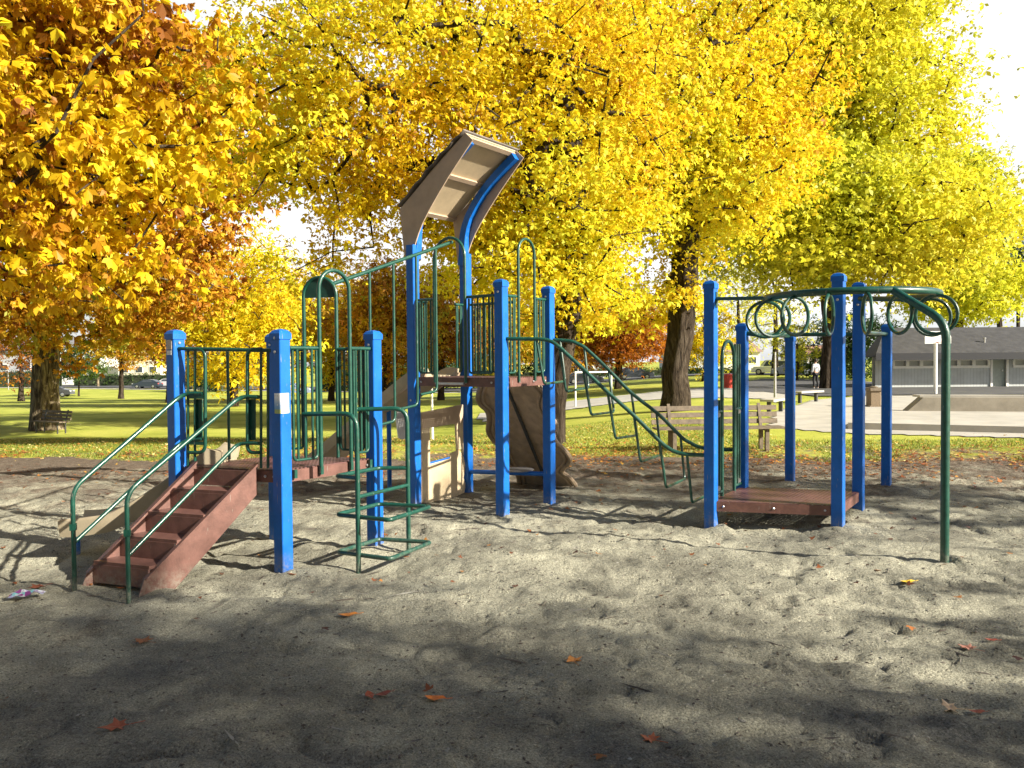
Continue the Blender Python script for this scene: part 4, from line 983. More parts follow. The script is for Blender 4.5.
far_tree(385, 318, 60, 4.2, 4.3, 'leaf_orange', 'copper coloured tree across the field behind the hanging rods', 44, 190, 46, .62)
far_tree(440, 322, 66, 3.6, 4.2, 'leaf_orange', 'copper tree seen through the tower rails', 45, 150, 42, .58)
far_tree(497, 330, 72, 4.0, 4.0, 'leaf_orange', 'orange tree behind the right half of the tower', 46, 150, 42, .66)
far_tree(618, 331, 62, 4.3, 2.55, 'leaf_rust', 'low orange maple beyond the curved climber', 47, 190, 46, .6, size=.30)
far_tree(705, 335, 70, 2.6, 3.4, 'leaf_gold', 'small yellow tree just right of the thick dark trunk', 48, 60, 30, .75)
far_tree(738, 300, 85, 4.2, 7.5, 'leaf_lime', 'thin half bare tree left of the ring track', 49, 60, 22, .8, r0=.3)
far_tree(775, 290, 92, 5.5, 8.5, 'leaf_lime', 'sparse tall tree behind the ring track', 50, 90, 24, .75, r0=.35)
far_tree(797, 345, 70, 1.7, 2.4, 'leaf_lime', 'young lime green sapling beside the car park', 51, 40, 26, .5, r0=.08, size=.22)
far_tree(1018, 262, 95, 4.5, 4.5, 'leaf_green', 'dark evergreen at the right edge of the view', 52, 90, 40, .5)
far_tree(1000, 210, 100, 6.5, 9, 'leaf_lime', 'thin leafless topped tree at the right edge behind the clubhouse', 53, 60, 8, .8, r0=.35)
far_tree(20, 350, 80, 4.5, 3.5, 'leaf_orange', 'dull tree across the field left of the big fluted trunk', 54, 60, 20, .3)
far_tree(78, 362, 105, 4, 2.2, 'leaf_green', 'grey green bush against the pale house', 55, 60, 40, .6, r0=.1)
far_tree(853, 352, 78, 5, 4.2, 'leaf_green', 'dark green tree beside the clubhouse end wall', 56, 120, 44, .45)
far_tree(550, 352, 80, 3.5, 2.6, 'leaf_green', 'dark shrub behind the far parked cars', 57, 60, 40, .3, r0=.1)
for i, (px, sd) in enumerate(((425, 61), (350, 62), (470, 63))):
    far_tree(px, 369, 112 + i * 3, 5, 1.9, 'leaf_green', ['dark rounded shrub beside the tower base', 'dark rounded shrub by the flood light pole', 'dark rounded shrub seen under the tower deck'][i], sd, 70, 44, .25, r0=.1)
far_tree(272, 322, 74, 4.4, 4.6, 'leaf_orange', 'golden brown tree across the field behind the low deck rails', 58, 190, 44, .6)
far_tree(120, 340, 90, 3.8, 3.0, 'leaf_orange', 'small amber tree across the field above the white sign post', 59, 110, 36, .6)
far_tree(560, 325, 76, 4.6, 4.2, 'leaf_orange', 'amber tree across the field right of the tower', 65, 190, 44, .66)
far_tree(215, 372, 118, 5, 2.6, 'leaf_green', 'low green shrub beyond the parked cars at left', 64, 60, 40, .4, r0=.1)
# trees out of frame on the right that shade the sand
def shade_tree(x, y, label, blobs, per, seed, r0=.3, size=.2, csz=.55):
    build_tree('shade_tree', label, (x, y, 0), [(0, 0, 0), (.1, 0, 2.5), (0, 0, 5), (0, 0, 7.5)], r0, blobs, per, size, 3, 'leaf_gold', 'bark', csz=csz, seed=seed, twig=.02, seg=1.1, aspect=.6)
shade_tree(15.5, -7.0, 'shade tree standing out of frame to the near right', [((15.5, -7.7, 7.4), (4.0, 4.4, 5.2), 430), ((15.5, -1.2, 5.2), (2.2, 2.0, 1.8), 70)], 42, 71, csz=.6)
shade_tree(23.5, -10.5, 'tall shade tree standing far out of frame to the right', [((23, -10.4, 12.8), (4.5, 4.4, 5.2), 300)], 40, 77, size=.24, csz=.7)
shade_tree(22.0, 1.0, 'shade tree standing out of frame beyond the ring track', [((22, 1.8, 10.6), (2.8, 2.4, 2.2), 60)], 20, 72)
shade_tree(-5.0, -9.0, 'added unseen tree behind the camera at left, blocking sky light', [((-5, -9, 7.5), (5.5, 5, 4.0), 260)], 34, 74, size=.3)  # trees behind and at left are added, unseen, to cut the sky light
shade_tree(5.5, -11.0, 'added unseen tree behind the camera at right, blocking sky light', [((5.5, -11, 7.8), (5.5, 5, 4.2), 260)], 34, 75, size=.3)
shade_tree(-14.5, -2.0, 'added unseen tree out of frame at the near left, blocking sky light', [((-14.5, -2, 7.5), (4.5, 5, 4.2), 220)], 34, 76, size=.3)
# grass blades near the playground edge, and litter
def blades(n, yr, seed):
    rs = np.random.RandomState(seed); y = yr[0] + (yr[1] - yr[0]) * rs.uniform(0, 1, n) ** 1.6; x = rs.uniform(-1, 1, n) * (y * .66 + 2)
    keep = (y > sand_edge(x) - .15) & ((vnoise(x * .8, y * .8, 41) + (y - 15.3) * .10) > -.12); x, y = x[keep], y[keep]; n = len(x)
    pl_ = GT(775, 440); keep = ~((x > 5.5) & (y > 17.2)); x, y = x[keep], y[keep]; n = len(x)
    z = lawn_z(x, y); h = rs.uniform(.02, .055, n); th = rs.uniform(0, 6.28, n); w = rs.uniform(.005, .011, n)
    lx, ly = rs.normal(0, .025, n), rs.normal(0, .025, n); dx, dy = np.cos(th) * w, np.sin(th) * w
    V_ = np.stack([np.stack([x - dx, y - dy, z - .01], 1), np.stack([x + dx, y + dy, z - .01], 1), np.stack([x + lx + dx * .3, y + ly + dy * .3, z + h], 1), np.stack([x + lx - dx * .3, y + ly - dy * .3, z + h], 1)], 1)
    tag(np_mesh('grass', V_.reshape(-1, 3), np.arange(n * 4).reshape(-1, 4), M['grass_blade'], tone=rs.uniform(.2, 1, n)), 'short green lawn grass at the edge of the sand', 'grass', kind='stuff')
blades(110000, (13.5, 27), 3)
def litter(name, label, n, fx_, seed, size, tmean, zf):
    rs = np.random.RandomState(seed); x, y = fx_(rs, n); n = len(x); z = zf(x, y)
    th = rs.uniform(0, 6.28, n); s = size * rs.uniform(.5, 1.3, n); tl = rs.normal(0, .35, (n, 2))
    V_ = []; T_ = []
    tn = np.clip(rs.normal(tmean, .22, n), 0, 1)
    dx = np.stack([np.cos(th), np.sin(th), tl[:, 0] * .6], 1); dy = np.stack([-np.sin(th), np.cos(th), tl[:, 1] * .6], 1); p = np.stack([x, y, z + .012], 1)
    lift = (np.abs(tl).sum(1) * .35 * s)[:, None] * np.array([[0, 0, 1.]])
    for a in (-1.0, 0., 1.0):
        d = dx * math.cos(a) + dy * math.sin(a); e_ = -dx * math.sin(a) + dy * math.cos(a); l = (s * (1 if a == 0 else .75))[:, None]
        V_.append(np.stack([p + lift, p + lift + d * l * .5 + e_ * l * .27, p + lift + d * l + np.array([[0, 0, .3]]) * l * rs.uniform(-.2, .8, (n, 1)), p + lift + d * l * .5 - e_ * l * .27], 1)); T_.append(tn)
    V_ = np.concatenate(V_, 0)
    tag(np_mesh(name, V_.reshape(-1, 3), np.arange(len(V_) * 4).reshape(-1, 4), M['leaf_fallen'], tone=np.concatenate(T_)), label, 'leaves', kind='stuff')
def edge_pts(rs, n):
    x = rs.uniform(-15, 12, n); y = sand_edge(x) + rs.normal(.2, 1.3, n); k = (vnoise(x * .7, y * .9, 51) > -.18 - .0 * x); x, y = x[k], y[k]; k = y > 8; return x[k], y[k]
def lawn_pts(rs, n):
    y = rs.uniform(13, 26, n); x = rs.uniform(-1, 1, n) * y * .7; k = ~((x > 5.8) & (y > 17)); return x[k], y[k]
def sand_pts(rs, n):
    y = 1.6 + 12.5 * rs.uniform(0, 1, n) ** .62; x = rs.uniform(-1, 1, n) * (y * .68 + .3); k = (y > 6) | (rs.uniform(0, 1, n) < .18); return x[k], y[k]
litter('leaf_litter', 'brown and orange leaf litter along the edge of the sand', 15000, edge_pts, 5, .05, .34, lambda x, y: np.where(y < sand_edge(x), sand_z(x, y), lawn_z(x, y)))
litter('leaf_litter', 'yellow leaves scattered over the lawn', 20000, lawn_pts, 6, .045, .80, lawn_z)
litter('leaf_litter', 'small dry leaves scattered over the sand', 560, sand_pts, 7, .045, .18, sand_z)
# small chips, pebbles and twigs in the sand
rs = np.random.RandomState(77); n = 26000; y = 1.4 + 9 * rs.uniform(0, 1, n) ** 1.5; x = rs.uniform(-1, 1, n) * (y * .66 + .3); z = sand_z(x, y)
s = (.0012 + .0055 * rs.uniform(0, 1, n) ** 3) * (1 + y * .08); th = rs.uniform(0, 6.28, n); el_ = np.where(rs.uniform(0, 1, n) < .025, rs.uniform(8, 22, n), rs.uniform(1, 2.6, n))
dx = np.stack([np.cos(th), np.sin(th), 0 * th], 1) * (s * el_)[:, None]; dy = np.stack([-np.sin(th), np.cos(th), 0 * th], 1) * s[:, None]; p = np.stack([x, y, z], 1); zz = np.array([[0, 0, 1.]]) * s[:, None]
V_ = np.stack([p - dx, p - dy, p + dx, p + dy, p + zz], 1).reshape(-1, 3); k = 5 * np.arange(n)[:, None]
T_ = np.concatenate([k + np.array([[0, 1, 4]]), k + np.array([[1, 2, 4]]), k + np.array([[2, 3, 4]]), k + np.array([[3, 0, 4]])], 0)
M['chips'] = leaf_mat('wood_chips_and_pebbles', [(0, (.05, .04, .035)), (.45, (.13, .11, .09)), (.85, (.24, .225, .19)), (1, (.34, .33, .29))], .0)
tag(np_mesh('gravel', V_, T_, M['chips'], tone=np.tile(rs.uniform(0, 1, n), 4)), 'tiny pebbles and bark chips in the sand', 'gravel', kind='stuff')

# single fallen leaves one can point at
def leaf_shape(kind, s):
    if kind == 'maple': r_ = [(0, -.1), (.18, .05), (.5, -.05), (.38, .2), (.62, .42), (.3, .42), (.22, .62), (0, .95), (-.22, .62), (-.3, .42), (-.62, .42), (-.38, .2), (-.5, -.05), (-.18, .05)]
    else: r_ = [(0, -.5), (.14, -.3), (.25, 0), (.2, .3), (0, .55), (-.2, .3), (-.25, 0), (-.14, -.3)]
    return [(a * s, b * s) for a, b in r_]
def fallen(px, py, kind, s, rot, col, label):
    p0 = G(px, py); z = sand_h(p0.x, p0.y); mt = mat('leaf_tone', col, .6, var=.2, vscale=20)
    g = MB(); pts = leaf_shape(kind, s); c = MB(); vs = [Vector((0, s * .15, .006))]
    for i, (a, b2) in enumerate(pts): vs.append(Vector((a, b2, .012 + .05 * s * math.sin(i * 1.9) + .10 * s * (abs(a) / s) ** 1.2)))
    n = len(pts); vs2 = [v - ZZ * .0015 for v in vs]
    fs = [(0, 1 + i, 1 + (i + 1) % n) for i in range(n)] + [(n + 1, n + 2 + (i + 1) % n, n + 2 + i) for i in range(n)] + [(1 + i, n + 2 + i, n + 2 + (i + 1) % n, 1 + (i + 1) % n) for i in range(n)]
    g.add(vs + vs2, fs); g.tube([Vector((0, -.1 * s if kind == 'maple' else -.5 * s, .01)), Vector((s * .1, -.75 * s, .012))], .0015, 5)
    o = g.build('fallen_leaf', mt); o.location = (p0.x, p0.y, z + .004); o.rotation_euler = (0, 0, rot); tag(o, label, 'leaf', 'fallen leaves on the sand')
fallen(436, 703, 'oval', .11, 1.35, (.62, .17, .03), 'bright orange leaf in the shaded sand at the bottom centre')
fallen(349, 616, 'oval', .13, 1.8, (.60, .22, .04), 'orange leaf on the sunlit sand left of centre below the loop climber')
fallen(370, 699, 'oval', .09, .4, (.32, .07, .03), 'reddish leaf beside the bright orange one')
fallen(384, 694, 'oval', .09, 2.2, (.20, .05, .03), 'dark brown curled leaf just left of the bright orange one')
fallen(908, 586, 'oval', .12, 1.7, (.75, .50, .04), 'yellow leaf on the sand below the ring track leg')
fallen(955, 700, 'maple', .12, 1.2, (.60, .42, .26), 'pale tan pointed leaf at the lower right')
fallen(978, 701, 'oval', .08, 1.5, (.25, .07, .04), 'dark red leaf touching the pale tan pointed one')
fallen(972, 650, 'maple', .09, .6, (.45, .20, .14), 'pinkish leaf above the pale pointed leaf')
fallen(992, 643, 'oval', .07, 1.3, (.35, .08, .05), 'small red leaf near the right edge')
fallen(124, 730, 'maple', .12, 1.9, (.30, .08, .04), 'red brown crumpled leaf at the lower left')
fallen(146, 646, 'maple', .10, 1.1, (.30, .12, .05), 'rust brown leaf on the sand left of centre')
fallen(574, 661, 'maple', .09, .2, (.55, .22, .05), 'orange brown leaf on the sand near the centre')
fallen(655, 741, 'maple', .08, .9, (.42, .12, .05), 'orange red leaf at the bottom right of centre')
fallen(42, 588, 'maple', .12, 2.4, (.22, .07, .04), 'dark brown leaf pile beside the wrapper by the stairs')
# crumpled wrapper by the stairs
p0 = G(27, 600); rs2 = random.Random(4); g = MB()
vs = []; fs = []; nx_, ny_ = 9, 5
for j in range(ny_):
    for i in range(nx_): vs.append(Vector(((i - 4) * .028, (j - 2) * .028, .02 + rs2.uniform(0, .035) * (1 if 0 < i < 8 else .3))))
for j in range(ny_ - 1):
    for i in range(nx_ - 1): a = j * nx_ + i; fs.append((a, a + 1, a + nx_ + 1, a + nx_))
g.add(vs, fs)
def wrap_mat():
    Mx = mat('printed_wrapper', (.5, .5, .6), .3); nt = Mx.node_tree; b = nt.nodes['Principled BSDF']; tc = nt.nodes.new('ShaderNodeTexCoord'); v = nt.nodes.new('ShaderNodeTexVoronoi'); v.inputs['Scale'].default_value = 28
    nt.links.new(tc.outputs['Object'], v.inputs['Vector']); r = nt.nodes.new('ShaderNodeValToRGB'); sp = nt.nodes.new('ShaderNodeSeparateColor'); nt.links.new(v.outputs['Color'], sp.inputs[0]); nt.links.new(sp.outputs[0], r.inputs[0])
    cr = r.color_ramp; cr.interpolation = 'CONSTANT'
    for e, (p, c) in zip([cr.elements[0], cr.elements[1], cr.elements.new(.3), cr.elements.new(.5), cr.elements.new(.7)], [(0, (.16, .04, .16)), (.85, (.05, .05, .16)), (.3, (.42, .44, .5)), (.5, (.14, .34, .38)), (.7, (.26, .27, .42))]): e.position = p; e.color = (*c, 1)
    nt.links.new(r.outputs[0], b.inputs['Base Color']); return Mx
o = g.build('wrapper', wrap_mat()); o.location = (p0.x, p0.y, sand_h(p0.x, p0.y)); o.rotation_euler = (0, 0, .3); tag(o, 'crumpled teal and purple wrapper lying on the sand left of the stairs', 'wrapper')

# ------------------------------------------------------------------ benches
def bench(loc, rz, w, label, name='park_bench', slats=3, legs_wood=False, sc=1.0):
    r_ = empty(name, loc, rz); tag(r_, label, 'bench', 'benches around the playground'); r_.scale = (sc, sc, sc)
    g = MB()
    for i in range(slats): g.box((0, .20 + i * .028, .53 + i * .125), (w, .032, .088), M=Matrix.Rotation(R(-12), 3, 'X'), ch=.0)
    g.build('backrest', M['wood'], r_)
    g = MB()
    for i in range(3): g.box((0, -.20 + i * .14, .43), (w, .125, .035))
    g.build('seat', M['wood'], r_)
    for x in (-w * .36, w * .36):
        g = MB(); lm = 'wood' if legs_wood else 'darkmetal'; t = .07 if legs_wood else .04
        g.box((x, -.17, .205), (t, t, .42)); g.box((x + .001, .14, .205), (t, t, .42)); g.box((x, -.02, .392), (t * .9, .40, .04)); 
        g.prism([(x, .12, .40), (x, .17, .38), (x, .29, .86), (x, .255, .87)], (t * .8, 0, 0)); g.build('leg', M[lm], r_)
    return r_
b1 = GT(50, 433); bench((b1.x + .05, b1.y, b1.z), R(-28), 1.75, 'dark slatted bench in front of the fluted trunk at the left')
b2 = GT(718, 450.5); bench((b2.x, b2.y, b2.z), R(4), 2.42, 'weathered wooden bench behind the curved climber', slats=3, legs_wood=True)
def table(px, py, label, rz, L=1.7):
    p0 = GT(px, py); r_ = empty('backless_bench', tuple(p0), rz); tag(r_, label, 'bench', 'backless benches by the path')
    g = MB(); g.box((0, 0, .44), (.45, L, .07)); g.build('seat', M['concrete'], r_)
    for y in (-L * .36, L * .36): g = MB(); g.box((0, y, .20), (.12, .1, .42)); g.build('leg', M['darkmetal'], r_)
table(775, 413, 'nearer concrete topped backless bench left of the plaza', R(-35)); table(808, 402.5, 'farther concrete topped backless bench on the lawn by the car park', R(-50))

# ------------------------------------------------------------------ bin, goal, poles, signs
p0 = GT(873.5, 407); g = MB(); r_ = empty('litter_bin', tuple(p0)); tag(r_, 'square brown aggregate litter bin on the plaza corner', 'litter bin')
g.box((0, 0, .03), (.52, .52, .07), ch=.02); g.box((0, 0, .33), (.40, .40, .53), ch=.03); g.build('bin_body', M['binbrown'], r_)
g = MB(); g.box((0, 0, .655), (.52, .52, .11), ch=.04); g.lathe([(.14, 0), (.15, .03), (.1, .05)], (0, 0, .71), 14); g.build('bin_lid', M['wood'], r_)
def frame_goal(pxa, ya, pxb, yb, ytop, label):
    a, b2 = GT(pxa, ya), GT(pxb, yb); r_ = empty('goal_frame', tuple(a)); tag(r_, label, 'goal'); z = ZAT(a, ytop) - a.z; d = b2 - a; d.z = 0
    for q, nm in ((Vector(), 'goal_post'), (d, 'goal_post')): g = MB(); g.tube([q - ZZ * .1, q + ZZ * (z - .02)], .04); g.build(nm, M['white'], r_)
    g = MB(); g.tube([-d.normalized() * .04 + ZZ * z, d + d.normalized() * .04 + ZZ * z], .04); g.build('crossbar', M['white'], r_)
frame_goal(575.5, 407, 611.5, 402.5, 372.5, 'low white goal frame on the lawn behind the curved climber')
def pole(px, yb, yt, r, matk, label, name='lamp_pole', head=None, cat='pole'):
    p0 = GT(px, yb); z = ZAT(p0, yt) - p0.z; r_ = empty(name, tuple(p0)); tag(r_, label, cat)
    g = MB(); g.lathe([(r * 1.3, -.1), (r * 1.2, z * .02), (r, z * .5), (r * .8, z)], (0, 0, 0), 12); g.build('pole', M[matk], r_, smooth=True)
    if head: g = MB(); head(g, z); g.build('sign_plate' if 'sign' in name else 'pole_head', M['white'], r_)
pole(432.3, 439.5, 388, .035, 'white', 'thin white post on the lawn seen through the play panel window', 'marker_post')
pole(332.5, 387, 303, .16, 'white', 'tall white pole across the field framed by the double arch', 'flood_light_pole', lambda g, z: g.box((-.1, 0, z), (1.0, .3, .25)))
pole(775, 403, 352, .05, 'steel', 'slim grey pole beside the nearer backless bench', 'street_pole')
pole(8.5, 390, 362, .07, 'steel', 'thin grey pole at the far left beyond the field', 'street_pole')
pole(121, 386.5, 372, .07, 'white', 'short white sign post beside the far road', 'road_sign', lambda g, z: g.box((0, 0, z - .3), (.7, .04, .9)), cat='sign')
pole(98, 387, 310, .20, 'bark_pale', 'pale utility pole across the field behind the orange leaves', 'utility_pole')
def signboard(px, yb, label, w=1.0, h=1.5):
    p0 = GT(px, yb); r_ = empty('notice_board', tuple(p0)); tag(r_, label, 'sign', 'small white boards along the far road')
    for x in (-w * .35, w * .35): g = MB(); g.box((x, 0, h * .35), (.08, .08, h * .7)); g.build('leg', M['darkmetal'], r_)
    g = MB(); g.box((0, -.06, h * .85), (w, .06, h * .75)); g.build('board', M['white'], r_)
signboard(68.5, 384, 'left white board across the field beside the fluted trunk'); signboard(90.5, 382.5, 'right white board across the field near the utility pole', 1.2)
p0 = GT(728, 388); r_ = empty('red_bin', tuple(p0)); tag(r_, 'red plastic bin on the grass beyond the bench', 'bin')
g = MB(); g.lathe([(.28, 0), (.36, .75), (.38, .78)], (0, 0, 0), 16); g.build('bin_body', M['red'], r_); g = MB(); g.lathe([(.39, .78), (.39, .82), (.2, .9)], (0, 0, 0), 16); g.build('bin_lid', M['red'], r_)
# basketball hoop
p0 = GT(935.3, 394.8); r_ = empty('basketball_hoop', tuple(p0)); tag(r_, 'white basketball hoop on a pole in front of the clubhouse', 'basketball hoop')
zb_ = ZAT(p0, 345) - p0.z; zt_ = ZAT(p0, 331.5) - p0.z
g = MB(); g.tube([(0, 0, -.1), (0, 0, zb_ + .2), (-.15, -.45, zb_ + .35)], .085, fil=.2); g.build('pole', M['white'], r_, smooth=True)
g = MB(); wb = .62; zt2 = zt_; g.prism([(-.15 - wb, -.5, zb_ + .06), (-.15 + wb, -.5, zb_ + .06), (-.15 + wb, -.5, zb_ + .38), (-.15 + wb * .8, -.5, zt2), (-.15 - wb * .8, -.5, zt2), (-.15 - wb, -.5, zb_ + .38)], (0, .04, 0)); g.build('backboard', M['white'], r_)
g = MB(); g.tube([(-.15 + .22 * math.cos(k * math.pi / 8), -.76 + .22 * math.sin(k * math.pi / 8), zb_ + .12) for k in range(16)], .012, 6, closed=True); g.build('rim', M['red'], r_)

# wading basin platform
A0 = GT(858, 428.5); zf = .18
Yk = A0.y; 
def gp(px, py, z): q = G(px, py, z); return (q.x, q.y)
r_ = empty('concrete_basin', (A0.x, A0.y, A0.z)); tag(r_, 'low empty concrete basin with a raised back wall beside the plaza', 'basin')
base = Vector(A0)
zt0 = ZAT(A0, 421.2); 
bl = [gp(848, 422.5, zt0), gp(1300, 433, zt0), gp(1300, 411.5, zt0), gp(905, 410.2, zt0), gp(884, 409.5, zt0)]
g = MB(); g.prism([Vector((x, y, zt0 - .25)) - base for x, y in bl], ZZ * .5); g.build('basin_floor', M['concrete'], r_)
w0 = Vector((*gp(905, 410.6, zt0), zt0)); hW = ZAT(w0, 397.2) - zt0
w1 = Vector((*gp(1300, 413, zt0), zt0)); wl = Vector((*gp(885, 409.5, zt0), zt0))
g = MB(); g.prism([w0 - base, w1 - base, w1 + ZZ * hW - base, w0 + (w1 - w0).normalized() * .42 + ZZ * hW - base], (0, .35, 0))
g.build('basin_back_wall', M['concrete_wall'], r_)
g = MB(); dW = (w1 - w0).normalized()
g.prism([w0 + dW * .40 + ZZ * (hW + .03) - base, w1 + ZZ * (hW + .03) - base, w1 + Vector((0, .45, hW + .03)) - base, w0 + dW * .40 + Vector((0, .45, hW + .03)) - base], ZZ * .06); g.build('coping', M['concrete'], r_)

# ------------------------------------------------------------------ clubhouse
cz0 = GT(875, 388.2); Yc = cz0.y; zc0 = cz0.z
cb = empty('clubhouse', (cz0.x, Yc, zc0)); tag(cb, 'long low grey boarded clubhouse with a dark roof and white trimmed windows', 'building')
def CX(px): return AY(px, 361, Yc).x - cz0.x
def CZ(py, px=950): return ZAT(Vector((AY(px, 361, Yc).x, Yc, 0)), py) - zc0
def board_mat():
    Mx = mat('grey_boarding', (.49, .52, .525), .75, var=.1, vscale=1.5); nt = Mx.node_tree; b = nt.nodes['Principled BSDF']
    tc = nt.nodes.new('ShaderNodeTexCoord'); wv = nt.nodes.new('ShaderNodeTexWave'); wv.inputs['Scale'].default_value = 1.6; wv.wave_profile = 'SAW'; nt.links.new(tc.outputs['Object'], wv.inputs['Vector'])
    r = nt.nodes.new('ShaderNodeValToRGB'); r.color_ramp.elements[0].position = .0; r.color_ramp.elements[0].color = (.5, .5, .5, 1); r.color_ramp.elements[1].position = .12; r.color_ramp.elements[1].color = (1, 1, 1, 1)
    nt.links.new(wv.outputs['Fac'], r.inputs[0]); mx = nt.nodes.new('ShaderNodeMix'); mx.data_type = 'RGBA'; mx.blend_type = 'MULTIPLY'; mx.inputs[0].default_value = 1
    src = b.inputs['Base Color'].links[0].from_socket; nt.links.new(src, mx.inputs[6]); nt.links.new(r.outputs[0], mx.inputs[7]); nt.links.new(mx.outputs[2], b.inputs['Base Color']); return Mx
M['boards'] = board_mat()
wt = CZ(356.5); LW = CX(1400); dep = 5.0
# front wall with openings, made of butting panels
wins = [(893.3, 935, 3), (943.5, 988.5, 3), (1013.5, 1056, 3), (1090, 1130, 3)]; wy0, wy1 = CZ(367.6), CZ(358.6)
door = (991.2, 1007, CZ(358)); g = MB()
def wallp(x0, x1, z0, z1): g.box(((x0 + x1) / 2, .1, (z0 + z1) / 2), (x1 - x0, .2, z1 - z0))
cur = 0.0; cuts = sorted([(CX(a), CX(b2), wy0, wy1) for a, b2, _ in wins] + [(CX(door[0]), CX(door[1]), -.2, door[2])])
for (x0, x1, z0, z1) in cuts:
    wallp(cur, x0, -.3, wt); 
    if z0 > 0: wallp(x0, x1, -.3, z0)
    wallp(x0, x1, z1, wt); cur = x1
wallp(cur, LW, -.3, wt); g.prism([(.0, .201, -.3), (2.2, dep, -.3), (2.2, dep, wt), (0, .201, wt)], (.2, 0, 0)); g.box((LW / 2 + 1.2, dep + .1, wt / 2 - .15), (LW - 2.4, .2, wt + .3)); g.build('wall', M['boards'], cb)
for (a, b2, n) in wins:
    x0, x1 = CX(a), CX(b2); fr = MB(); t = .15
    fr.box(((x0 + x1) / 2, -.02, wy1 - t / 2 + .03), (x1 - x0 + .08, .1, t)); fr.box(((x0 + x1) / 2, -.02, wy0 + t / 2 - .03), (x1 - x0 + .08, .1, t))
    for k in range(n + 1): fr.box((x0 + (x1 - x0) * k / n, -.021, (wy0 + wy1) / 2), (.2 if 0 < k < n else .14, .09, wy1 - wy0 - t * 1.6))
    w_ = fr.build('window', M['white'], cb); gl = MB(); gl.box(((x0 + x1) / 2, .08, (wy0 + wy1) / 2), (x1 - x0 - .05, .02, wy1 - wy0 - .05))
    M['blindglass'] = M.get('blindglass') or mat('blind_behind_glass', (.42, .44, .44), .35, var=.12, vscale=1); gl.build('pane', M['blindglass'], w_)
x0, x1 = CX(door[0]), CX(door[1]); fr = MB(); fr.box((x0, -.02, door[2] / 2), (.13, .1, door[2])); fr.box((x1, -.02, door[2] / 2), (.13, .1, door[2])); fr.box(((x0 + x1) / 2, -.021, door[2] + .03), (x1 - x0 + .16, .1, .13))
w_ = fr.build('door_frame', M['white'], cb); gl = MB(); gl.box(((x0 + x1) / 2, .12, door[2] / 2 - .02), (x1 - x0 - .1, .05, door[2] - .1)); M['doorp'] = mat('grey_green_door', (.36, .40, .36), .6, var=.1); dd_ = gl.build('door', M['doorp'], cb)
gl = MB(); gl.lathe([(.03, 0), (.045, .05)], (x1 - .25, .07, 1.0), 8, Matrix.Rotation(math.pi / 2, 3, 'X')); gl.build('handle', M['steel'], dd_)
rf_ = MB(); zr0 = CZ(354.6); zr1 = CZ(331.2)
M['shingle'] = mat('dark_shingles', (.048, .048, .054), .85, var=.3, vscale=2.5, bump=.6, bscale=14)
yr = 3.1
xh = CX(908)
rf_.add([(-.5, -1.2, zr0), (LW + 1, -1.2, zr0), (LW + 1, yr, zr1 * 1.1), (xh, yr, zr1 * 1.1), (2.0, dep + 1.4, zr0), (LW + 1, dep + 1.4, zr0),
         (-.5, -1.2, zr0 - .12), (LW + 1, -1.2, zr0 - .12), (2.0, dep + 1.4, zr0 - .12), (LW + 1, dep + 1.4, zr0 - .12)],
        [(0, 1, 2, 3), (3, 2, 5, 4), (0, 3, 4), (7, 6, 8, 9), (0, 6, 7, 1), (4, 8, 6, 0), (1, 7, 9, 5, 2), (5, 9, 8, 4)]); rfo = rf_.build('roof', M['shingle'], cb)
g = MB(); g.box((LW / 2 + .25, -1.23, zr0 - .10), (LW + 1.5, .05, .40)); M['fascia'] = mat('dark_fascia', (.012, .013, .02), .6); g.build('fascia', M['fascia'], rfo)
g = MB(); vx = CX(990); g.lathe([(.06, 0), (.06, .5), (.09, .52), (.09, .6)], (vx, .6, zr0 + (zr1 * 1.1 - zr0) * .24), 10); g.build('vent_pipe', M['steel'], rfo)

# ------------------------------------------------------------------ houses, hedges, fences far off
def house(px0, px1, yb, ytop, yeave, Y, wallc, roofc, label, nwin=3, depth=8):
    a = AY(px0, 361, Y); b2 = AY(px1, 361, Y); gz = float(terrain((a.x + b2.x) / 2, Y)); w = b2.x - a.x; r_ = empty('house', (a.x, Y, gz)); tag(r_, label, 'house', 'houses beyond the park')
    mid = Vector(((a.x + b2.x) / 2, Y, 0)); ze = ZAT(mid, yeave) - gz; zt = ZAT(mid, ytop) - gz
    wm = mat('house_wall', wallc, .8, var=.06); rm = mat('house_roof', roofc, .85, var=.2)
    g = MB(); g.box((w / 2, depth / 2, ze / 2 - .2), (w, depth, ze + .4)); g.build('wall', wm, r_)
    g = MB(); g.add([(-.5, -.5, ze), (w + .5, -.5, ze), (w + .5, depth + .5, ze), (-.5, depth + .5, ze), (w * .12, depth / 2, zt), (w * .88, depth / 2, zt)], [(0, 1, 5, 4), (1, 2, 5), (2, 3, 4, 5), (3, 0, 4), (3, 2, 1, 0)]); g.build('roof', rm, r_)
    for i in range(nwin):
        x = w * (i + .5) / nwin; fr = MB(); fr.box((x, -.03, ze * .55), (1.5, .08, 1.3)); f_ = fr.build('window', M['white'], r_); pn_ = MB(); pn_.box((x, -.08, ze * .55), (1.25, .04, 1.05)); pn_.build('pane', M['glass'], f_)
house(-30, 38, 380, 341, 352, 158, (.42, .43, .46), (.22, .24, .28), 'grey roofed house at the far left edge')
house(52, 100, 384, 338, 347, 162, (.75, .74, .70), (.2, .2, .22), 'bright white house behind the white boards')
house(118, 160, 380, 350, 357, 160, (.72, .66, .52), (.25, .18, .14), 'cream house above the small parked car at left')
house(566, 612, 380, 352, 362, 130, (.40, .42, .45), (.10, .11, .13), 'grey house left of the orange maple')
house(668, 716, 379, 333, 350, 135, (.45, .46, .50), (.24, .25, .30), 'tall grey house behind the thick dark trunk')
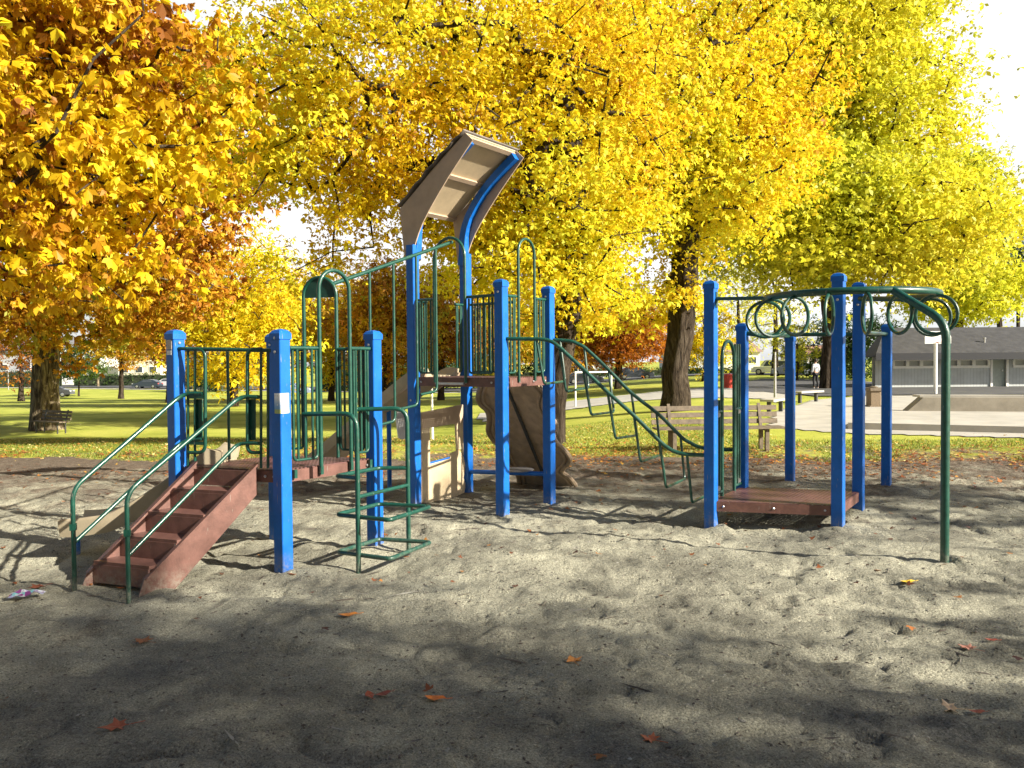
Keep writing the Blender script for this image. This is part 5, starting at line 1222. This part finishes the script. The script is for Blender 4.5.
house(715, 760, 376, 338, 352, 145, (.7, .66, .6), (.3, .2, .16), 'cream house above the far road at centre right')
house(795, 850, 376, 345, 355, 150, (.55, .45, .38), (.25, .13, .1), 'brown house hidden behind the sapling')
def hedge(px0, px1, ytop, Y, label, seed):
    a = AY(px0, 361, Y); b2 = AY(px1, 361, Y); gz = float(terrain((a.x + b2.x) / 2, Y)); zt = ZAT(Vector(((a.x + b2.x) / 2, Y, 0)), ytop)
    n = int((b2.x - a.x) * 16); rs = np.random.RandomState(seed); c = np.stack([rs.uniform(a.x, b2.x, n), Y + rs.uniform(-.8, .8, n), gz + (zt - gz) * rs.uniform(0, 1, n) ** .8], 1)
    v, q, t = leaves(c, np.full(n, .22), 14, .26, 1, seed, rs.uniform(0, .6, n), flat=1.0, aspect=.7)
    r_ = empty('hedge', (a.x, Y, gz)); tag(r_, label, 'hedge', 'hedges beyond the road')
    np_mesh('foliage', v - np.array([a.x, Y, gz]), q, M['leaf_green'], r_, tone=t)
    g = MB(); g.box(((b2.x - a.x) / 2, 0, (zt - gz) / 2 - .1), (b2.x - a.x, 1.1, (zt - gz) - .2)); M['hedge_core'] = M.get('hedge_core') or mat('hedge_interior', (.03, .04, .018), .95, var=.4, vscale=3, bump=1, bscale=3); g.build('branches', M['hedge_core'], r_)
hedge(590, 745, 368.5, 114, 'long clipped dark hedge behind the parked cars', 91)
hedge(320, 420, 372, 116, 'low dark hedge behind the flood light pole', 92)
hedge(-20, 60, 371, 152, 'dark hedge at the far left', 93)
hedge(75, 240, 374, 153, 'grey green hedge behind the small parked car', 94)
hedge(430, 592, 371, 118, 'dark hedge seen under the tower', 95)

# ------------------------------------------------------------------ cars
def car(px, yb, rz, colr, label, suv=False, Y=None, name='parked_car', sc=1.0):
    p0 = GT(px, yb) if Y is None else None
    if Y is not None: q = AY(px, 361, Y); p0 = Vector((q.x, q.y, float(terrain(q.x, Y)) + .06))
    r_ = empty(name, tuple(p0), rz); tag(r_, label, 'car', 'cars parked beyond the park'); r_.scale = (sc,) * 3
    pm = mat('car_paint', colr, .3, coat=.6, var=.03); L = 4.5; hW = .88
    low = [(-2.2, .28), (-2.25, .62), (-2.1, .88), (-.1 - 1.0, .95), (1.1, .98), (1.9, .84 if not suv else .98), (2.22, .68), (2.25, .30)]
    if suv: up_ = [(-2.15, .98), (-1.95, 1.68), (-1.5, 1.78), (.5, 1.76), (1.15, 1.05)]
    else: up_ = [(-1.9, .93), (-1.25, 1.38), (-.5, 1.46), (.25, 1.43), (1.15, .97)]
    def loft(prof, w0, w1):
        n = len(prof); vs = []; fs = []; zs_ = [z for _, z in prof]; zm, zM = min(zs_), max(zs_)
        for s_ in (-1, 1):
            for x, z in prof: t = (z - zm) / (zM - zm + 1e-6); vs.append((x, s_ * (w0 + (w1 - w0) * t), z))
        fs.append(tuple(range(n - 1, -1, -1))); fs.append(tuple(range(n, 2 * n))); fs += [(i, (i + 1) % n, n + (i + 1) % n, n + i) for i in range(n)]; return vs, fs
    g = MB(); g.add(*loft(low, hW, hW * .95)); g.add(*loft(up_, hW * .93, hW * .76)); b_ = g.build('body', pm, r_)
    wn = MB(); xs_ = (-1.75, -.55, .75) if suv else (-1.25, -.4, .55); zt = 1.62 if suv else 1.36
    for s_ in (-1, 1):
        for k in range(2):
            x0, x1 = xs_[k], xs_[k + 1] - .08; w_a, w_b = hW * .915 * s_, hW * .80 * s_
            d1 = .35 if (k == 1) else 0; d0 = .3 if (k == 0 and not suv) else .05
            wn.add([(x0, w_a, 1.02), (x1 + .15, w_a, 1.02), (x1 + .15 - d1, w_b, zt), (x0 + d0, w_b, zt), (x0, w_a * 1.02, 1.02), (x1 + .15, w_a * 1.02, 1.02), (x1 + .15 - d1, w_b * 1.02, zt), (x0 + d0, w_b * 1.02, zt)], [(0, 1, 2, 3), (7, 6, 5, 4), (0, 4, 5, 1), (2, 6, 7, 3), (1, 5, 6, 2), (0, 3, 7, 4)])
    xf = up_[4]; xg = up_[3]; q0 = Vector((xf[0] - .02, 0, xf[1] + .06)); q1_ = Vector((xg[0] + .12, 0, xg[1] - .06)); nrm = Vector((q0.z - q1_.z, 0, q1_.x - q0.x)); nrm = Vector((abs(nrm.x), 0, abs(nrm.z))).normalized()
    wn.prism([q0 + Vector((0, -.72, 0)) + nrm * .03, q0 + Vector((0, .72, 0)) + nrm * .03, q1_ + Vector((0, .62, 0)) + nrm * .03, q1_ + Vector((0, -.62, 0)) + nrm * .03], nrm * .02)
    xr0, xr1 = up_[0], up_[1]; q0 = Vector((xr0[0] + .04, 0, xr0[1] + .1)); q1_ = Vector((xr1[0] - .03, 0, xr1[1] - .05)); nrm = Vector((-abs(q1_.z - q0.z), 0, abs(q1_.x - q0.x))).normalized()
    wn.prism([q0 + Vector((0, -.70, 0)) + nrm * .03, q0 + Vector((0, .70, 0)) + nrm * .03, q1_ + Vector((0, .62, 0)) + nrm * .03, q1_ + Vector((0, -.62, 0)) + nrm * .03], nrm * .02)
    wn.build('windows', M['glass'], r_)
    for x in (-1.38, 1.36):
        for s_ in (-1, 1):
            g = MB(); Q = Matrix.Rotation(math.pi / 2, 3, 'X'); rr2 = .36 if suv else .32
            g.lathe([(rr2 * .7, -.11), (rr2, -.08), (rr2, .08), (rr2 * .7, .11)], (x, s_ * .80, rr2 + .0), 18, Q); t_ = g.build('wheel', M['rubber'], r_)
            g = MB(); g.lathe([(rr2 * .62, -.01), (rr2 * .58, .02), (.05, .03)], (x, s_ * .80 + s_ * .11, rr2), 14, Q if s_ < 0 else Matrix.Rotation(-math.pi / 2, 3, 'X')); g.build('rim', M['steel'], t_)
    for s_ in (-1, 1): g = MB(); g.box((2.2, s_ * .62, .72), (.1, .34, .14)); g.build('headlight', M['whiteplas'], r_)
    for s_ in (-1, 1): g = MB(); g.box((-2.2, s_ * .66, .78), (.1, .24, .16)); g.build('tail_light', M['red'], r_)
    return r_
car(147, 0, R(175), (.03, .04, .055), 'small dark car parked across the field left of the stairs', Y=136)
car(166, 0, R(176), (.6, .6, .62), 'white car parked directly behind the small dark one', Y=142)
car(634, 0, R(4), (.03, .035, .05), 'dark saloon facing right beside the long hedge', Y=99)
car(584, 0, R(3), (.03, .035, .045), 'dark car behind the left post of the low goal frame', Y=99)
car(772, 0, R(150), (.75, .75, .76), 'large white four wheel drive parked across the asphalt', suv=True, Y=98)
car(792, 0, R(110), (.10, .12, .16), 'blue grey car parked behind the short blue post', Y=86)
car(808, 0, R(100), (.6, .6, .6), 'silver car parked beside the sapling', Y=92)
car(292, 0, R(2), (.25, .3, .42), 'blue car across the field seen between the green bars', Y=101)
car(52, 0, R(10), (.05, .05, .05), 'dark car at the far left behind the leaning branch', Y=101)

# ------------------------------------------------------------------ person by the tree
def skin_fig(name, joints, edges, mat_, parent, lv=1):
    me = bpy.data.meshes.new(name); me.from_pydata([j[0] for j in joints], edges, []); me.materials.append(mat_); o = bpy.data.objects.new(name, me); COL.objects.link(o); o.parent = parent
    md = o.modifiers.new('skin', 'SKIN'); md.use_smooth_shade = True; sv = me.skin_vertices[0].data if me.skin_vertices else None
    if sv is None: 
        bpy.context.view_layer.objects.active = o
    for i, j in enumerate(joints): me.skin_vertices[0].data[i].radius = j[1]; me.skin_vertices[0].data[i].use_root = (i == 0)
    ms = o.modifiers.new('subdivision', 'SUBSURF'); ms.levels = lv; ms.render_levels = lv; return o
def make_skin_layer(name, joints, edges, mat_, parent, lv=1):
    me = bpy.data.meshes.new(name); me.from_pydata([j[0] for j in joints], edges, []); me.materials.append(mat_); o = bpy.data.objects.new(name, me); COL.objects.link(o); o.parent = parent
    md = o.modifiers.new('skin', 'SKIN'); md.use_smooth_shade = True
    if not me.skin_vertices:
        with bpy.context.temp_override(object=o, active_object=o): bpy.ops.mesh.customdata_skin_add()
    for i, j in enumerate(joints): me.skin_vertices[0].data[i].radius = (j[1], j[1] if len(j) < 3 else j[2]); me.skin_vertices[0].data[i].use_root = (i == 0)
    ms = o.modifiers.new('subdivision', 'SUBSURF'); ms.levels = lv; ms.render_levels = lv; return o
def person(px, yb, rz):
    p0 = GT(px, yb); r_ = empty('person', (p0.x, p0.y, p0.z + .05), rz); tag(r_, 'person in a pale jacket and black trousers standing by the tree trunk', 'person')
    sk = mat('skin', (.45, .27, .19), .6); jk = mat('pale_jacket', (.62, .65, .70), .8, var=.08, vscale=12); tr_ = mat('black_trousers', (.02, .02, .025), .85); sh = mat('pale_shoes', (.6, .6, .6), .6); hr_ = mat('dark_hair', (.03, .02, .015), .7)
    J = [((0, 0, .93), .12, .10), ((0, 0, 1.12), .12, .09), ((0, .01, 1.33), .15, .10), ((0, .01, 1.44), .07, .06), ((0, -.005, 1.51), .052, .052), ((0, -.01, 1.58), .07, .085), ((0, -.01, 1.66), .077, .092), ((0, 0, 1.72), .05, .06),
         ((.17, .01, 1.38), .055, .055), ((.22, .03, 1.14), .043, .043), ((.20, -.08, .93), .032, .032), ((.195, -.12, .86), .03, .018), ((-.17, .01, 1.38), .055, .055), ((-.22, .03, 1.14), .043, .043), ((-.20, -.06, .93), .032, .032), ((-.195, -.10, .86), .03, .018),
         ((.09, 0, .86), .085, .085), ((.10, -.04, .48), .055, .06), ((.10, .03, .09), .038, .04), ((.11, -.10, .035), .035, .03), ((-.09, 0, .86), .085, .085), ((-.10, .02, .48), .055, .06), ((-.11, .10, .09), .038, .04), ((-.11, -.02, .035), .035, .03)]
    E = [(0, 1), (1, 2), (2, 3), (3, 4), (4, 5), (5, 6), (6, 7), (2, 8), (8, 9), (9, 10), (10, 11), (2, 12), (12, 13), (13, 14), (14, 15), (0, 16), (16, 17), (17, 18), (18, 19), (0, 20), (20, 21), (21, 22), (22, 23)]
    make_skin_layer('body', J, E, sk, r_, 2)
    def pick(ids, add): 
        mp = {k: i for i, k in enumerate(ids)}; return [(J[k][0], J[k][1] + add, J[k][2] + add) for k in ids], [(mp[a], mp[b]) for a, b in E if a in mp and b in mp]
    j, e_ = pick([0, 1, 2, 3, 8, 9, 10, 12, 13, 14], .022); make_skin_layer('jacket', j, e_, jk, r_, 2)
    j, e_ = pick([0, 16, 17, 18, 20, 21, 22], .016); make_skin_layer('trousers', j, e_, tr_, r_, 2)
    for (a, b2) in ((18, 19), (22, 23)):
        j, e_ = pick([a, b2], .012); j[0] = ((j[0][0][0], j[0][0][1], .055), .045, .045); make_skin_layer('shoe', j, e_, sh, r_, 1)
    g = MB(); g.lathe([(.03, -.11), (.088, -.08), (.098, -.01), (.088, .05), (.05, .095), (.01, .105)], (0, .025, 1.655), 14); g.build('hair', hr_, r_, smooth=True)
    g = MB(); g.add([(-.014, -.10, 1.60), (.014, -.10, 1.60), (0, -.122, 1.605), (0, -.10, 1.645)], [(0, 2, 1), (0, 3, 2), (1, 2, 3), (0, 1, 3)]); g.build('nose', sk, r_)
    for s_ in (-1, 1):
        g = MB(); g.lathe([(.001, -.008), (.009, 0), (.001, .008)], (s_ * .03, -.093, 1.645), 8); g.build('eye', tr_, r_)
person(815.5, 389.5, R(200))

# ------------------------------------------------------------------ light
SUN_EL, SX, SY = R(27), .90, -.42
sd = Vector((SX, SY, 0)).normalized() * math.cos(SUN_EL) + ZZ * math.sin(SUN_EL)
sun_d = bpy.data.lights.new('sun', 'SUN'); sun_d.energy = 5.0; sun_d.angle = R(.53); sun_d.color = (1.0, .92, .76)
sun = bpy.data.objects.new('sun', sun_d); COL.objects.link(sun); sun.rotation_mode = 'QUATERNION'; sun.rotation_quaternion = sd.to_track_quat('Z', 'Y')
wd = bpy.data.worlds.new('World'); scene.world = wd; wd.use_nodes = True; nt = wd.node_tree; bg = nt.nodes['Background']
sky = nt.nodes.new('ShaderNodeTexSky'); sky.sky_type = 'NISHITA'; sky.sun_disc = False; sky.sun_elevation = SUN_EL; sky.sun_rotation = math.atan2(SX, SY); sky.air_density = 1.0; sky.dust_density = 1.5; sky.ozone_density = 1.2
tc = nt.nodes.new('ShaderNodeTexCoord'); mp = nt.nodes.new('ShaderNodeMapping'); mp.inputs['Scale'].default_value = (1, 1, 2.6); nt.links.new(tc.outputs['Generated'], mp.inputs['Vector'])
nz = nt.nodes.new('ShaderNodeTexNoise'); nz.inputs['Scale'].default_value = 1.7; nz.inputs['Detail'].default_value = 8; nz.inputs['Roughness'].default_value = .55; nt.links.new(mp.outputs[0], nz.inputs['Vector'])
rmp = nt.nodes.new('ShaderNodeValToRGB'); rmp.color_ramp.elements[0].position = .36; rmp.color_ramp.elements[1].position = .54; nt.links.new(nz.outputs['Fac'], rmp.inputs['Fac'])
mx = nt.nodes.new('ShaderNodeMix'); mx.data_type = 'RGBA'; sxz = nt.nodes.new('ShaderNodeSeparateXYZ'); nt.links.new(tc.outputs['Generated'], sxz.inputs[0])
m1 = nt.nodes.new('ShaderNodeMapRange'); m1.inputs['From Min'].default_value = .58; m1.inputs['From Max'].default_value = .36; nt.links.new(sxz.outputs['Z'], m1.inputs['Value'])
m2 = nt.nodes.new('ShaderNodeMapRange'); m2.inputs['From Min'].default_value = -.1; m2.inputs['From Max'].default_value = .45; nt.links.new(sxz.outputs['Y'], m2.inputs['Value'])
ma = nt.nodes.new('ShaderNodeMath'); ma.operation = 'MULTIPLY'; nt.links.new(m1.outputs[0], ma.inputs[0]); nt.links.new(m2.outputs[0], ma.inputs[1])
mb_ = nt.nodes.new('ShaderNodeMath'); mb_.operation = 'MULTIPLY'; nt.links.new(ma.outputs[0], mb_.inputs[0]); nt.links.new(rmp.outputs['Color'], mb_.inputs[1]); nt.links.new(mb_.outputs[0], mx.inputs[0]); nt.links.new(sky.outputs[0], mx.inputs[6]); mx.inputs[7].default_value = (9.5, 9.7, 10, 1)
nt.links.new(mx.outputs[2], bg.inputs['Color']); bg.inputs['Strength'].default_value = .05
scene.view_settings.view_transform = 'Standard'; scene.view_settings.look = 'None'; scene.view_settings.exposure = 1.3; scene.view_settings.gamma = 1
scene.cycles.max_bounces = 6; scene.cycles.transparent_max_bounces = 8; scene.cycles.use_denoising = True
try: scene.cycles.denoiser = 'OPENIMAGEDENOISE'
except Exception: pass
